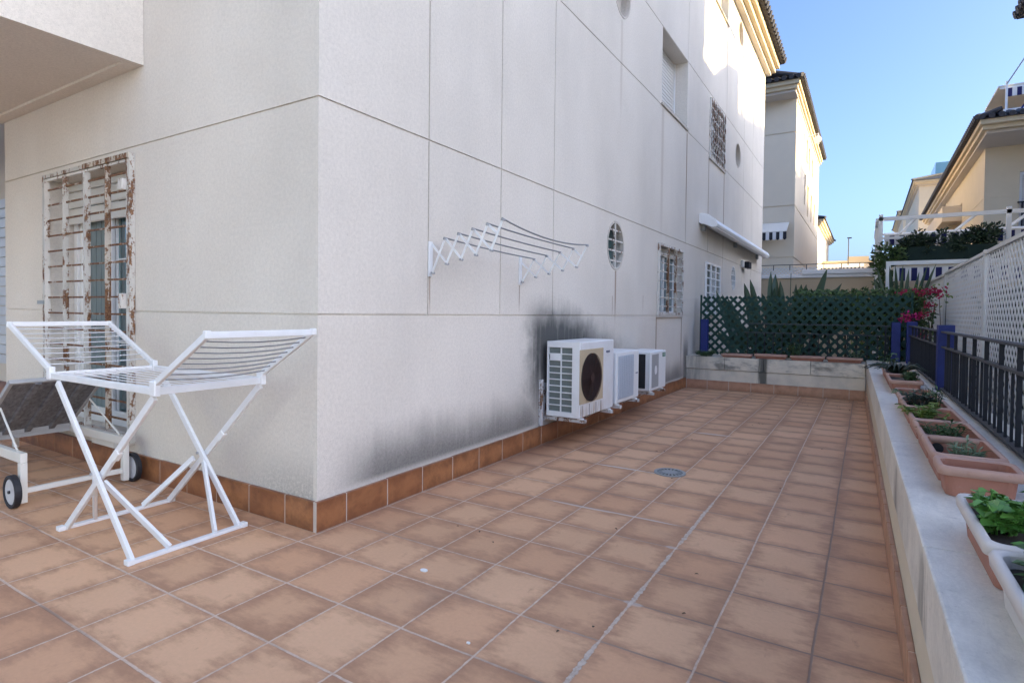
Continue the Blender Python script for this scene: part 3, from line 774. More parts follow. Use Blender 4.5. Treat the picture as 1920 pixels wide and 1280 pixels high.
# ------------------------------------------------------------------ floor drain and litter
dr = thing('floor_drain', (1.29, 2.26, 0), 'round grey drain grate set in the terracotta floor', 'drain')
MB().ring((1.29, 2.26, .004), .118, .022, 'z', .008, 40).build('rim', 'drain', dr)
MB().disc((1.29, 2.26, .0022), .098, 'z', .003, 40).build('drain_well', 'dark', dr)
gq = MB().disc((1.29, 2.26, .006), .056, 'z', .006, 32)
for k in range(18):
    a = 2*math.pi*k/18; gq.bar((1.29+.054*math.cos(a), 2.26+.054*math.sin(a), .006), (1.29+.099*math.cos(a), 2.26+.099*math.sin(a), .006), .009, .005)
gq.build('grate', 'drain', dr)
lp = [(.806, -.05, .02), (1.33, -.42, .008)]
for i, (lx, ly, r) in enumerate(lp):
    solo(MB().disc((lx, ly, .003), r, 'z', .004, 9, r*.7), 'paint_chip', 'white', ('larger white chip lying on the tiles right of the building corner', 'smaller pale chip on the floor tiles nearer the camera')[i], 'chip')
db = MB()
for k in range(90):
    x, y = rng.uniform(1.0, 2.6), rng.uniform(6.3, 7.5); 
    if k > 60: x, y = rng.uniform(.6, 2.55), rng.uniform(-1.5, 6)
    p = Vector((x, y, .004)); dd = Vector((rng.uniform(-1, 1), rng.uniform(-1, 1), .15)); db.leaf(p, dd, Vector((0, 0, 1)), rng.uniform(.012, .035), .012)
db = db.build('dry_leaf_litter', 'bark'); tag(db, kind='stuff')

# ------------------------------------------------------------------ folding airer
air = thing('clothes_airer', (-.77, -.46, 0), 'white folding clothes airer with raised wings, open and empty on the terrace floor', 'clothes airer')
yn, yf = -.735, -.19; xl, xr, zs = -1.325, -.225, .835
def flat(mb, p, q, w=.036, h=.018, up=(0, 1, 0)): return mb.bar(p, q, w, h, up)
sh = MB()
for y in (yn, yf): sh.bar((xl, y, zs), (xr, y, zs), .02, .034)
for x in (xl, xr): sh.bar((x, yn-.0105, zs-.0005), (x, yf+.0105, zs-.0005), .022, .036)
sh.build('shelf_frame', 'whitea', air, bevel=.004)
wr = MB()
for k in range(1, 10):
    y = yn + k*(yf-yn)/10; wr.tube([(xl, y, zs+.006), ((xl+xr)/2, y, zs+.001), (xr, y, zs+.006)], .0032, 6)
wr.build('shelf_wires', 'whitea', air)
for (xh, xt, zt_) in ((xl, -1.90, 1.108), (xr, .195, 1.105)):
    w_ = MB(); s_ = 1 if xt > xh else -1
    for y in (yn, yf): w_.bar((xh, y, zs+.03), (xt, y, zt_), .020, .030)
    w_.bar((xt, yn-.0105, zt_), (xt, yf+.0105, zt_), .020, .030)
    wo_ = w_.build('wing', 'whitea', air, bevel=.004)
    ww = MB()
    for k in range(1, 9):
        f = k/9.; x = xh + (xt-xh)*f; z = zs+.03 + (zt_-zs-.03)*f; sg_ = .014 if s_ > 0 else .004
        ww.tube([(x, yn, z), (x, yn+.14, z-sg_*.75), (x, (yn+yf)/2, z-sg_), (x, yf-.14, z-sg_*.75), (x, yf, z)], .0034, 6)
    ww.build('wing_wires', 'darkwire' if s_ > 0 else 'wire', wo_)
    for y in (yn, yf): MB().box((xh-.02, y-.014, zs-.022), (xh+.03, y+.014, zs+.05)).build('hinge', 'whitea', air, bevel=.005)
for (x, y) in ((-.400, yn-.026), (-.400, yf+.014), (-1.165, yn-.014), (-1.165, yf+.026)):
    MB().box((x-.021, y-.016, .0008), (x+.021, y+.016, .026))  .build('foot_cap', 'plastic', air, bevel=.003)
for x in (-1.90, .195):
    for y in (yn, yf): MB().box((x-.013, y-.013, 1.09), (x+.013, y+.013, 1.124)).build('corner_cap', 'plastic', air, bevel=.004)
# U-shaped legs
fa, fb = -.400, -1.165
xc = None
la = MB(); lb = MB()
for y, o in ((yn, 0), (yf, 0)):
    flat(la, (-1.20, y-.012, zs-.03), (fa-.006, y-.012, .012)); flat(lb, (-.245, y+.012, zs-.03), (fb+.006, y+.012, .012))
la.bar((fa, yn-.025, .010), (fa, yf+.012, .010), .034, .018); lb.bar((fb, yn, .010), (fb, yf+.025, .010), .034, .018)
la.build('leg_frame', 'whitea', air, bevel=.003); lb.build('leg_frame', 'whitea', air, bevel=.003)
cx, cz = -.79, .36
for (y, y2, fx) in ((yn, -.575, fa), (yf, -.34, fa), (yn, -.585, fb), (yf, -.33, fb)):
    MB().bar((cx + (.05 if fx == fa else -.05), y + (.014 if y == yn else -.014), cz - .03), (fx, y2, .022), .032, .016, (0, 1, 0)).build('brace', 'whitea', air, bevel=.002)
for y in (yn, yf):
    MB().bar((-.575, y+.012, .51), (-.62, y+.012, .465), .034, .026, (0, 1, 0)).build('clip', 'plastic', air, bevel=.003)
for y in (yn, yf): MB().tube([(-.785, y-.03, .37), (-.785, y+.03, .37)], .008, 8).build('pivot', 'loungergrey', air)

# ------------------------------------------------------------------ sun lounger behind it
lo = thing('sun_lounger', (-2.3, -.40, 0), 'grey slatted sun lounger on wheels with backrest raised, behind the airer by the barred door', 'sun lounger')
ly0, ly1 = -.70, -.13
for y in (ly0, ly1):
    r_ = MB(); sgn = -1 if y == ly0 else 1
    r_.box((-3.75, y-.018, .265), (-1.80, y+.018, .325)); r_.build('side_rail', 'loungerframe', lo, bevel=.004)
    MB().box((-1.845, y-.018, .02), (-1.80, y+.018, .264)).build('leg', 'loungerframe', lo, bevel=.003)
    MB().box((-3.74, y-.018, .0), (-3.69, y+.018, .264)).build('leg', 'loungerframe', lo, bevel=.003)
    wy = y + sgn*.050
    tw = MB().ring((-1.822, wy, .10), .10, .022, 'y', .036, 36); tw = tw.build('wheel', 'tyre', lo, bevel=.006)
    MB().disc((-1.822, wy, .10), .077, 'y', .026, 32).build('hub', 'hub', tw, bevel=.004)
    MB().disc((-1.822, wy + sgn*.016, .10), .010, 'y', .012, 12).build('axle_cap', 'tyre', tw)
MB().box((-1.838, ly0+.019, .075), (-1.808, ly1-.019, .105)).build('crossbar', 'loungerframe', lo, bevel=.003)
MB().box((-2.66, ly0+.019, .275), (-2.62, ly1-.019, .315)).build('cross_rail', 'loungergrey', lo, bevel=.003); MB().box((-3.72, ly0+.019, .27), (-3.68, ly1-.019, .315)).build('cross_rail', 'loungergrey', lo, bevel=.003)
st = MB(); x = -3.66
while x < -2.72: st.box((x, ly0+.021, .316), (x+.055, ly1-.021, .332)); x += .068
st.build('seat_slats', 'slat', lo)
# backrest: from the hinge up towards the wheels
H0, H1 = Vector((-2.62, 0, .335)), Vector((-2.06, 0, .735)); bd_ = (H1-H0).normalized(); nn = Vector((-bd_.z, 0, bd_.x))
bs = MB(); Lb = (H1-H0).length; k = 0; q = .02
while q < Lb - .03:
    p = H0 + bd_*q; bs.bar((p.x, ly0+.03, p.z), (p.x, ly1-.03, p.z), .040, .014, tuple(nn)); q += .0425
bs.build('backrest_slats', 'slat', lo)
bf = MB()
for y in (ly0+.02, ly1-.02): bf.bar((H0.x, y, H0.z), (H1.x, y, H1.z), .022, .030, tuple(nn))
bf.bar((H0.x, ly0, H0.z-.012), (H0.x, ly1, H0.z-.012), .03, .03)
bf.bar((H1.x, ly0+.009, H1.z), (H1.x, ly1-.009, H1.z), .02, .03, tuple(nn))
bf.build('backrest_frame', 'loungergrey', lo, bevel=.003)
bb = MB()
for y in (ly0+.16, (ly0+ly1)/2, ly1-.14): bb.bar(H0 + Vector((0, y, 0)) - nn*.018, H1 + Vector((0, y, 0)) - nn*.018, .035, .02, tuple(nn))
bb.build('backrest_battens', 'slat', lo)
for y in (ly0, ly1): MB().tube([H0.lerp(H1, .6) + Vector((0, y + (.03 if y == ly0 else -.03), 0)) - nn*.03, (-1.90, y, .33)], .006, 6).build('prop_rod', 'loungerframe', lo)
MB().box((-2.36, ly1+.02, .21), (-2.02, ly1+.04, .264)).build('side_plate', 'loungerframe', lo)

# ------------------------------------------------------------------ parapet (slightly askew) and its coping
PA = Vector((2.700, 0, 0)); PD = Vector((-.0185, 1, 0)).normalized(); PN = Vector((PD.y, -PD.x, 0))
def pp(s, t, z): p = PA + PD*s + PN*t; return (p.x, p.y, z)
def pbox(mb, s0, s1, t0, t1, z0, z1):
    return mb.hexa([pp(s0,t0,z0), pp(s0,t1,z0), pp(s1,t1,z0), pp(s1,t0,z0), pp(s0,t0,z1), pp(s0,t1,z1), pp(s1,t1,z1), pp(s1,t0,z1)])
par = thing('parapet_wall', pp(2.5, .3, 0), 'low cream parapet with grey stone coping running along the right side of the terrace', 'wall')
pbox(MB(), -7, 8.1, .008, .64, -.34, .325).build('wall', 'parapet', par)
cp = MB(); js = [-7, -4.6, -2.55, -1.23, -.10, 1.52, 2.7, 3.9, 5.1, 6.3, 7.5, 8.14]
for a, b in zip(js, js[1:]):
    tj = [0, .215, .425, .655]
    pbox(cp, a+.0025, b-.0025, .0, .213, .332, .56)
    pbox(cp, a+.0025+.4, b-.0025+.4, .217, .425, .332, .5595); pbox(cp, a+.0025, b-.0025, .429, .66, .332, .559)
cp.build('coping', 'stone', par, bevel=.006)
s_ = MB(); s = -6.9
while s < 7.5: pbox(s_, s+.003, min(s+1/3., 7.56)-.003, -.014, .0075, .0015, .150); s += 1/3.
s_.build('tiled_skirting', 'skirtpale', par, bevel=.003, segs=1); pbox(MB(), -6.9, 7.55, -.0115, .0076, .001, .147).build('skirting_joints', 'grout', par)
fw = thing('planter_wall', (1.28, 7.75, 0), 'low stained stone wall with coping closing the far end of the terrace', 'wall')
MB().box((.0015, 7.562, -.34), (2.548, 8.1, .318)).build('wall', 'stone', fw)
cp = MB()
for a, b in ((.002, .62), (.62, 1.20), (1.20, 1.85), (1.85, 2.552)): cp.box((a+.002, 7.548, .324), (b-.002, 8.12, .528))
cp.build('coping', 'stone', fw, bevel=.006)
s_ = MB(); x = .022
while x < 2.5: s_.box((x+.003, 7.54, .0015), (min(x+1/3., 2.555)-.003, 7.561, .145)); x += 1/3.
s_.build('tiled_skirting', 'skirtpale', fw, bevel=.003, segs=1); MB().box((.02, 7.5425, .001), (2.55, 7.5615, .142)).build('skirting_joints', 'grout', fw)

# ------------------------------------------------------------------ planters
def planter(name, P, L, W, H, label, body='terra', rim='terrapale', soil=.75, group='planters on the parapet', long_u=True, loc=None):
    """P(u, v, z): u along length 0..L, v across 0..W"""
    t = thing(name, P(L/2, W/2, 0), label, 'planter', group)
    def loop(mu, mv, z, r=.03, n=4):
        pts = []
        for (cu, cv, a0) in ((L-mu-r, W-mv-r, 0), (mu+r, W-mv-r, 90), (mu+r, mv+r, 180), (L-mu-r, mv+r, 270)):
            for k in range(n+1):
                a = R_(a0 + 90.*k/n); pts.append(P(cu + r*math.cos(a), cv + r*math.sin(a), z))
        return pts
    rings = [loop(.022, .028, 0), loop(.022, .028, .002), loop(.016, .020, H-.034), loop(.002, .002, H-.032), loop(.0, .0, H-.010), loop(.005, .005, H),
             loop(.017, .017, H), loop(.022, .022, H-.006)]
    mb = MB(); n = len(rings[0])
    def skin(rs, mb):
        o = len(mb.v)
        for r in rs: mb.v += [tuple(p) for p in r]
        for i in range(len(rs)-1):
            for k in range(n): mb.f.append((o+i*n+k, o+i*n+(k+1) % n, o+(i+1)*n+(k+1) % n, o+(i+1)*n+k))
        return o
    o = skin(rings[:3] , mb); mb.f.append(tuple(o+k for k in range(n)))
    ins = [loop(.022, .022, H-.006), loop(.028, .032, .012)]
    o = skin(ins, mb); mb.f.append(tuple(o+n+k for k in range(n)))
    mb.build('body', body, t, smooth=False)
    mb = MB(); skin(rings[2:], mb); mb.build('rim', rim, t, smooth=True)
    if soil:
        zs_ = H*soil; lp = loop(.027, .030, zs_); c = P(L/2, W/2, zs_+.004)
        mb = MB(); o = len(mb.v); mb.v += lp + [c]
        for k in range(n): mb.f.append((k, (k+1) % n, n))
        mb.build('soil', 'soil', t, smooth=True)
    return t
T0 = .095
def prow(s0): return lambda u, v, z: pp(s0+u, T0+v, .562+z)
planter('planter', prow(-.90), .515, .25, .115, 'bleached planter nearest the camera on the coping, full of dark green leaves', 'chalk', 'chalk', .72)
planter('planter', prow(-.365), .475, .25, .115, 'pale-rimmed planter of bright green herbs, second from the camera', 'terra', 'chalk', .70)
planter('planter', prow(.49), .205, .255, .110, 'small empty terracotta planter at the near end of the row of herbs', 'terra', 'terrapale', 0)
pots = [(.70, 1.14, 'terracotta planter with one grey-green tuft and a black drain hole, behind the empty planter', .35),
        (1.110, 1.60, 'terracotta planter with one pale green tuft in the middle of bare dark soil', .45),
        (1.605, 2.11, 'terracotta planter of yellow-green herbs with a black stone beside them', .5),
        (2.115, 2.60, 'terracotta planter of several dark blue-green upright stems', .5),
        (2.605, 3.14, 'terracotta planter with low grey-green leaves at the far end of the herb row', .5),
        (3.74, 4.40, 'pink-faded planter with a small green clump, just past the gap by the blue post', .75),
        (4.42, 5.05, 'far planter under the dark drooping aloe leaves', .8), (5.08, 5.70, 'last planter on the right coping before the corner', .8)]
for (a, b, lab, sl_) in pots:
    pt = planter('planter', prow(a), b-a, .245, .115, lab, 'terra', 'terrapale', sl_)
    if a == .70:
        MB().tube([pp(1.108, T0+.06, .562+.060), pp(1.100, T0+.06, .562+.060)], .024, 16).build('drain_hole', 'dark', pt)
# two reddish clips of the planter rims
fars = [(.55, 'grey-pink planter at the left end of the far wall coping'), (1.05, 'second planter from the left on the far wall coping'),
        (1.56, 'third planter from the left on the far wall coping, by the low plant'), (2.05, 'rightmost planter on the far wall coping')]
for (a, lab) in fars:
    planter('planter', (lambda a: lambda u, v, z: (a+u, 7.575+v, .531+z))(a), .47, .20, .055 if a < .6 else .07, lab, 'terra', 'terrapale', .6, 'planters on the far wall')

# ------------------------------------------------------------------ plants in the planters
def tuft(name, P, n, h, rad, leafL, leafW, mat, label, up=.6, seed=1, stems=None, z0=.532, cat='plant', group=None, ax=1.0):
    r = random.Random(seed); mb = MB(); c = Vector(P)
    ns = stems or max(3, n//7)
    sp = []
    for k in range(ns):
        a = r.uniform(0, 2*math.pi); rr = rad*math.sqrt(r.random()); b = c + Vector((rr*math.cos(a)*.5*ax, rr*math.sin(a)*.5, 0))
        tip = c + Vector((rr*math.cos(a)*ax, rr*math.sin(a), h*r.uniform(.55, 1.0)))
        sp.append((b, tip)); mb.tube([b, b.lerp(tip, .5) + Vector((0, 0, h*.06)), tip], [.004, .003, .0015], 5)
    for k in range(n):
        b, tip = sp[k % ns]; f = r.uniform(.25, 1.0); p = b.lerp(tip, f)
        a = r.uniform(0, 2*math.pi); d = Vector((math.cos(a), math.sin(a), r.uniform(-.2, up)))
        mb.leaf(p, d, Vector((r.uniform(-.4, .4), r.uniform(-.4, .4), 1)), leafL*r.uniform(.6, 1.15), leafW*r.uniform(.7, 1.1))
    return solo(mb, name, mat, label, cat, group)
def at(s, t, z): return pp(s, t, z)
G = 'potted plants on the parapet'
tuft('leafy_plant', at(-.56, .215, .645), 330, .055, .20, .048, .038, 'midgreen', 'dark green leaves filling the bleached planter nearest the camera', .5, 3, group=G, ax=.40)
tuft('mint_plant', at(-.12, .165, .635), 150, .12, .13, .050, .042, 'mint', 'bright green bushy herb at the left of the second planter', .5, 4, group=G, ax=.50)
tuft('mint_plant', at(.01, .30, .64), 26, .10, .05, .058, .048, 'mint', 'small bright green sprig at the right of the second planter', .6, 5, group=G, ax=.5)
tuft('leafy_plant', at(-.27, .245, .640), 40, .02, .10, .042, .032, 'mint', 'low pale leaves on the dark soil in front of the bright herb', .3, 6, group=G, ax=.6)
tuft('herb', at(.86, .225, .605), 190, .10, .075, .038, .011, 'greygreen', 'rounded grey-green tuft in the planter with the drain hole', .9, 7, group=G)
tuft('herb', at(1.33, .20, .615), 150, .09, .09, .05, .013, 'midgreen', 'soft pale green tuft of thin leaves on bare dark soil', .9, 8, group=G)
tuft('herb', at(1.82, .175, .62), 200, .12, .11, .045, .020, 'ygreen', 'spreading yellow-green herb in the middle of the herb row', .8, 9, group=G)
tuft('herb', at(2.33, .185, .62), 160, .14, .12, .045, .018, 'darkplant', 'dark blue-green upright stems behind the yellow-green herb', .9, 10, group=G)
tuft('herb', at(2.36, .27, .62), 60, .17, .06, .05, .016, 'midgreen', 'taller green stem beside the dark blue-green stems', .9, 12, group=G)
tuft('herb', at(2.85, .18, .62), 110, .07, .12, .045, .020, 'greygreen', 'low grey-green leaves in the last planter of the herb row', .6, 11, group=G)
tuft('herb', at(3.95, .25, .65), 130, .10, .085, .04, .025, 'midgreen', 'small bright clump in the pink-faded planter past the gap', .7, 13, group=G)
tuft('shrublet', at(5.3, .16, .66), 60, .16, .12, .06, .03, 'midgreen', 'green plant in the last planter at the corner', .7, 15, group=G)
# dark aloe with drooping leaves
al = MB(); r = random.Random(5); c = Vector(at(4.62, .20, .65))
for k in range(26):
    a = 2*math.pi*k/26 + r.uniform(-.1, .1); L = r.uniform(.16, .30); d = Vector((math.cos(a), math.sin(a), 0)); pts = []
    for i in range(6):
        f = i/5.; pts.append(c + d*(L*f) + Vector((0, 0, .10*math.sin(f*2.4)*r.uniform(.8, 1.2) - .02*f*f)))
    al.tube(pts, [.014, .015, .013, .010, .006, .002], 6)
solo(al, 'aloe', 'darkplant', 'dark spidery aloe with arching leaves over the coping near the corner', 'plant', G, smooth=True)
st = MB(); st.tube([pp(1.70, .275, .62), pp(1.74, .31, .622)], .022, 8); solo(st, 'stone', 'dark', 'small black stone beside the yellow-green herb', 'stone')
# plants on the far coping
G2 = 'plants on the far wall'
tuft('trailing_plant', (.30, 7.62, .53), 260, .10, .20, .045, .035, 'midgreen', 'green trailing plant spilling over the left end of the far coping', .4, 21, group=G2)
tuft('trailing_plant', (.62, 7.66, .58), 40, .05, .12, .04, .03, 'midgreen', 'short leaves beside the spilling plant on the far coping', .5, 22, group=G2)
tuft('shrublet', (1.62, 7.70, .58), 90, .22, .13, .055, .035, 'midgreen', 'small pointed green plant on the far coping before the lattice', .6, 23, group=G2)
tuft('shrublet', (2.42, 7.68, .58), 60, .14, .12, .05, .03, 'greygreen', 'low grey-green plant at the right end of the far coping', .5, 24, group=G2)

# ------------------------------------------------------------------ railings
TR = .50
def post(parent, s, z1, t=TR, w=.12):
    MB_ = pbox(MB(), s-w/2, s+w/2, t-.03, t+w-.03, .561, z1); return MB_.build('post', 'blue', parent, bevel=.004)
rl = thing('railing', pp(2.5, TR, .53), 'dark navy picket railing with blue post along the outer edge of the right coping', 'railing')
post(rl, 4.25, 1.145)
def railrun(parent, s0, s1, dens=1.0):
    m1 = MB(); pbox(m1, s0, s1, TR-.012, TR+.040, 1.078, 1.092); m1.build('top_rail', 'railtop', parent)
    m1 = MB(); pbox(m1, s0, s1, TR-.008, TR+.030, .946, .960); m1.build('middle_rail', 'railtop', parent)
    m1 = MB(); pbox(m1, s0, s1, TR-.012, TR+.034, .580, .594); m1.build('bottom_rail', 'railtop', parent)
    s = s0 + .1; k = 0
    while s < s1 - .03:
        big = k % 3 == 0; wd = .022 if big else .013
        pk = MB(); pbox(pk, s-.005, s+.005, TR+.011-wd/2, TR+.011+wd/2, .595, 1.077 if big else .945); pk.build('picket', 'navy', parent); s += .1335; k += 1
railrun(rl, -1.0, 4.185)
rl2 = thing('railing', pp(6, TR, .53), 'shorter dark blue railing section between the blue posts near the far corner', 'railing')
post(rl2, 7.62, 1.145); railrun(rl2, 4.315, 7.55)
rl3 = thing('railing', (1.6, 7.93, .53), 'thin dark railing before the green lattice, with blue end posts', 'railing')
for x in (.215, 2.915): MB().box((x-.055, 7.86, .53), (x+.055, 7.97, 1.13)).build('post', 'blue', rl3, bevel=.004)
m1 = MB(); m1.box((.85, 7.905, 1.068), (2.855, 7.94, 1.082)); m1.box((.85, 7.91, .925), (2.855, 7.935, .937)); m1.build('rails', 'railtop', rl3)
pk = MB(); x = .9
while x < 2.85: pk.box((x-.006, 7.914, .535), (x+.006, 7.93, .924)); x += .128
pk.box((2.78, 7.91, .535), (2.80, 7.935, 1.067)); pk.build('balusters', 'navy', rl3)

# ------------------------------------------------------------------ lattices
def lattice(mb, O, eu, W, z0, z1, pitch, wd, th, nrm):
    """two layers of diagonal slats clipped to the rectangle u 0..W, z z0..z1"""
    H = z1-z0; O = Vector(O); eu = Vector(eu).normalized(); nrm = Vector(nrm).normalized()
    for lay, sgn in ((0, 1), (1, -1)):
        k = -H
        while k < W:
            # line u = k + (z-z0) for sgn=1 ; u = k + H - (z-z0) for sgn=-1
            a, b = max(0, k), min(W, k+H)
            if b - a > .03:
                za = (a-k) if sgn > 0 else H-(a-k); zb = (b-k) if sgn > 0 else H-(b-k)
                off = nrm*(lay*th*1.02)
                p = O + eu*a + Vector((0, 0, z0+za)) + off; q = O + eu*b + Vector((0, 0, z0+zb)) + off
                mb.bar(p, q, wd, th, tuple(nrm))
            k += pitch
    return mb
gl = thing('lattice_fence', (1.6, 8.02, .4), 'dark green diagonal lattice fence across the far end of the terrace', 'fence')
lat = lattice(MB(), (.14, 8.00, 0), (1, 0, 0), 2.95, .55, 1.515, .142, .043, .008, (0, 1, 0)); lat.build('lattice_panel', 'greenlat', gl)
e = MB().box((.115, 7.99, .53), (.14, 8.03, 1.545)).box((3.09, 7.99, .53), (3.12, 8.03, 1.56)); e.build('edge_post', 'greenlat', gl)
def white_lat(label, y0, y1, z1, x0, x1):
    t = thing('lattice_fence', ((x0+x1)/2, (y0+y1)/2, -.3), label, 'fence', 'white lattice fence panels')
    eu = Vector((x1-x0, y1-y0, 0)); L = eu.length; eu.normalize(); nr = Vector((eu.y, -eu.x, 0))
    lat = lattice(MB(), (x0, y0, 0), eu, L, .1, z1-.03, .118, .027, .0045, nr); lat.build('lattice_panel', 'whitelat', t)
    a = Vector((x0, y0, 0)); b = Vector((x1, y1, 0))
    for zz, hh in ((z1-.012, .035), (.08, .035)): MB().bar(a + Vector((0, 0, zz)), b + Vector((0, 0, zz)), .045, hh).build('edge_rail', 'whitelat', t)
    for q, nm in ((a, 0), (b, 1)):
        MB().box((q.x-.02+(0), q.y-.02 + (.0405 if nm == 0 else -.0405)*.5, -.33), (q.x+.02, q.y+.02 + (.0405 if nm == 0 else -.0405)*.5, z1+.02)).build('post', 'whitelat', t)
white_lat('nearest white lattice panel, behind the navy railing at the right edge', .6, 5.6, 1.90, 3.66, 3.60)
white_lat('middle white lattice panel, between the nearest panel and the bougainvillea', 5.62, 8.9, 1.90, 3.60, 3.57)
white_lat('far white lattice panel behind the pink bougainvillea', 8.92, 14.0, 1.88, 3.57, 3.52)

# ------------------------------------------------------------------ planting beyond the lattice
def leaf_mass(mb, boxes, n, L, W, r, up=.3):
    vol = [max(1e-3, abs((b[3]-b[0])*(b[4]-b[1])*(b[5]-b[2])))**.8 for b in boxes]; tot = sum(vol)
    for b, v in zip(boxes, vol):
        for k in range(int(n*v/tot)):
            p = Vector((r.uniform(b[0], b[3]), r.uniform(b[1], b[4]), r.uniform(b[2], b[5])))
            d = Vector((r.uniform(-1, 1), r.uniform(-1, .6), r.uniform(-.6, 1)))
            mb.leaf(p, d, Vector((r.uniform(-1, 1), r.uniform(-1, .2), r.uniform(0, 1))), L*r.uniform(.6, 1.3), W*r.uniform(.7, 1.2))
def blob(mb, c, rad, n, L, W, r, shell=.55):
    c = Vector(c); rad = Vector(rad)
    for k in range(n):
        while True:
            d = Vector((r.gauss(0, 1), r.gauss(0, 1), r.gauss(0, 1))).normalized(); break
        f = shell + (1-shell)*r.random()
        p = c + Vector((d.x*rad.x, d.y*rad.y, d.z*rad.z))*f
        dd = (d + Vector((r.uniform(-.8, .8), r.uniform(-.8, .8), r.uniform(-.6, .8))))
        mb.leaf(p, dd, d + rv()*.6, L*r.uniform(.6, 1.3), W*r.uniform(.7, 1.2))
r = random.Random(11)
hw_ = MB(); leaf_mass(hw_, [(4.0, .2, -.3, 4.5, 9.5, 1.62)], 7000, .10, .07, r)  # added backdrop; its dark leaves stand in for shade behind the holes
hw_.box((4.28, .2, -.34), (4.34, 9.5, 1.3))
solo(hw_, 'hedge', 'vine', 'dark hedge added behind the white lattice to darken its holes', 'hedge')
hd = thing('hedge', (2.2, 8.75, -.3), 'clipped green hedge behind the green lattice, reaching just above it', 'hedge')
mb = MB(); leaf_mass(mb, [(1.55, 8.16, .95, 3.4, 8.34, 1.56), (1.15, 8.2, .9, 1.7, 8.4, 1.5), (1.55, 8.12, 1.0, 3.3, 9.2, 1.62), (2.45, 8.14, .3, 3.4, 8.4, 1.0), (.75, 8.2, .3, 1.5, 8.5, .95)], 9000, .06, .04, r)
mb.build('foliage', 'hedge', hd)
mb = MB()
for k in range(14):
    x = .9 + k*.19; mb.tube([(x, 8.5, -.3), (x+r.uniform(-.05, .05), 8.5, .6), (x+r.uniform(-.1, .1), 8.55, 1.4)], [.025, .018, .008], 6)
mb.build('stems', 'bark', hd)
lw = MB(); 
for k in range(70): lw.leaf(Vector((r.uniform(2.35, 3.0), r.uniform(8.06, 8.14), r.uniform(.6, 1.4))), rv(), Vector((0, -1, .4)), .06, .04)
for k in range(6): lw.tube([(2.3+k*.14, 8.10, .3), (2.36+k*.12, 8.09, .8), (2.3+k*.15, 8.10, 1.42)], .006, 5)
solo(lw, 'climbing_plant', 'ygreen', 'yellow-green climbing leaves behind the right part of the green lattice', 'plant')
def paddle(mb, base, tip, wd, r):
    """a long upright strelitzia leaf: stalk then folded blade"""
    base, tip = Vector(base), Vector(tip); d = tip-base; side = Vector((d.y, -d.x, 0))
    if side.length < 1e-3: side = Vector((1, 0, 0))
    side = Vector((1, r.uniform(-.9, .9), 0)).normalized(); side = (side - d.normalized()*side.dot(d.normalized())).normalized()
    nr = d.normalized().cross(side); n = 8; o = len(mb.v)
    st = base.lerp(tip, .42); mb.tube([base, st], [.016, .010], 6); o = len(mb.v)
    prof_ = [.15, .7, .95, 1.0, .96, .84, .58, .04]
    for i in range(n):
        f = i/(n-1); p = st.lerp(tip, f) + Vector((d.x, d.y, 0))*.10*f*f; ww = wd*prof_[i]/2
        mb.v += [tuple(p - side*ww + nr*ww*.35), tuple(p), tuple(p + side*ww + nr*ww*.35)]
    for i in range(n-1):
        a = o + i*3; mb.f += [(a, a+1, a+4, a+3), (a+1, a+2, a+5, a+4)]
mb = MB()
for (x, zt_, dx) in ((.95, 1.78, -.22), (1.0, 1.80, -.12), (1.12, 2.02, -.06), (1.18, 1.98, .02), (1.25, 1.85, .03), (1.32, 1.78, .10), (1.4, 1.72, .22), (1.5, 1.98, .28), (1.48, 1.75, .10), (1.55, 1.72, .42), (1.1, 1.7, .0),
                 (.6, 1.62, -.2), (.7, 1.6, -.35), (.9, 1.55, -.45), (1.3, 1.65, .35), (1.2, 1.66, -.2), (.75, 1.3, -.3), (.8, 1.2, -.35), (.9, 1.1, -.4), (1.6, 1.6, .5)):
    b = (x+r.uniform(-.08, .08)*1.0, 9.0 + r.uniform(-.25, .3), .1); paddle(mb, b, (x+dx*1.3+r.uniform(-.06, .06), b[1]+r.uniform(-.3, .3), zt_+r.uniform(-.08, .06)), r.uniform(.11, .18), r)
mb.tube([(1.38, 9.1, .1), (1.40, 9.1, 1.95)], [.012, .006], 6)
for k in range(12):
    a = r.uniform(0, 6.28); b = (1.15+r.uniform(-.3, .4), 8.75, .1); paddle(mb, b, (b[0]+.6*math.cos(a), 8.75+.3*math.sin(a), r.uniform(.7, 1.45)), .13, r)
solo(mb, 'bird_of_paradise_plant', 'strel', 'tall upright paddle-shaped leaves rising over the green lattice', 'plant')
mb = MB()
for k in range(16):
    a = r.uniform(0, 6.28); b = (3.05, 10.4, .1); paddle(mb, b, (3.1+.42*math.cos(a), 10.4+.3*math.sin(a), r.uniform(1.6, 2.2)), .075, r)
solo(mb, 'palm', 'strel', 'grey-green spiky palm behind the far corner beneath the blue striped awning', 'plant')
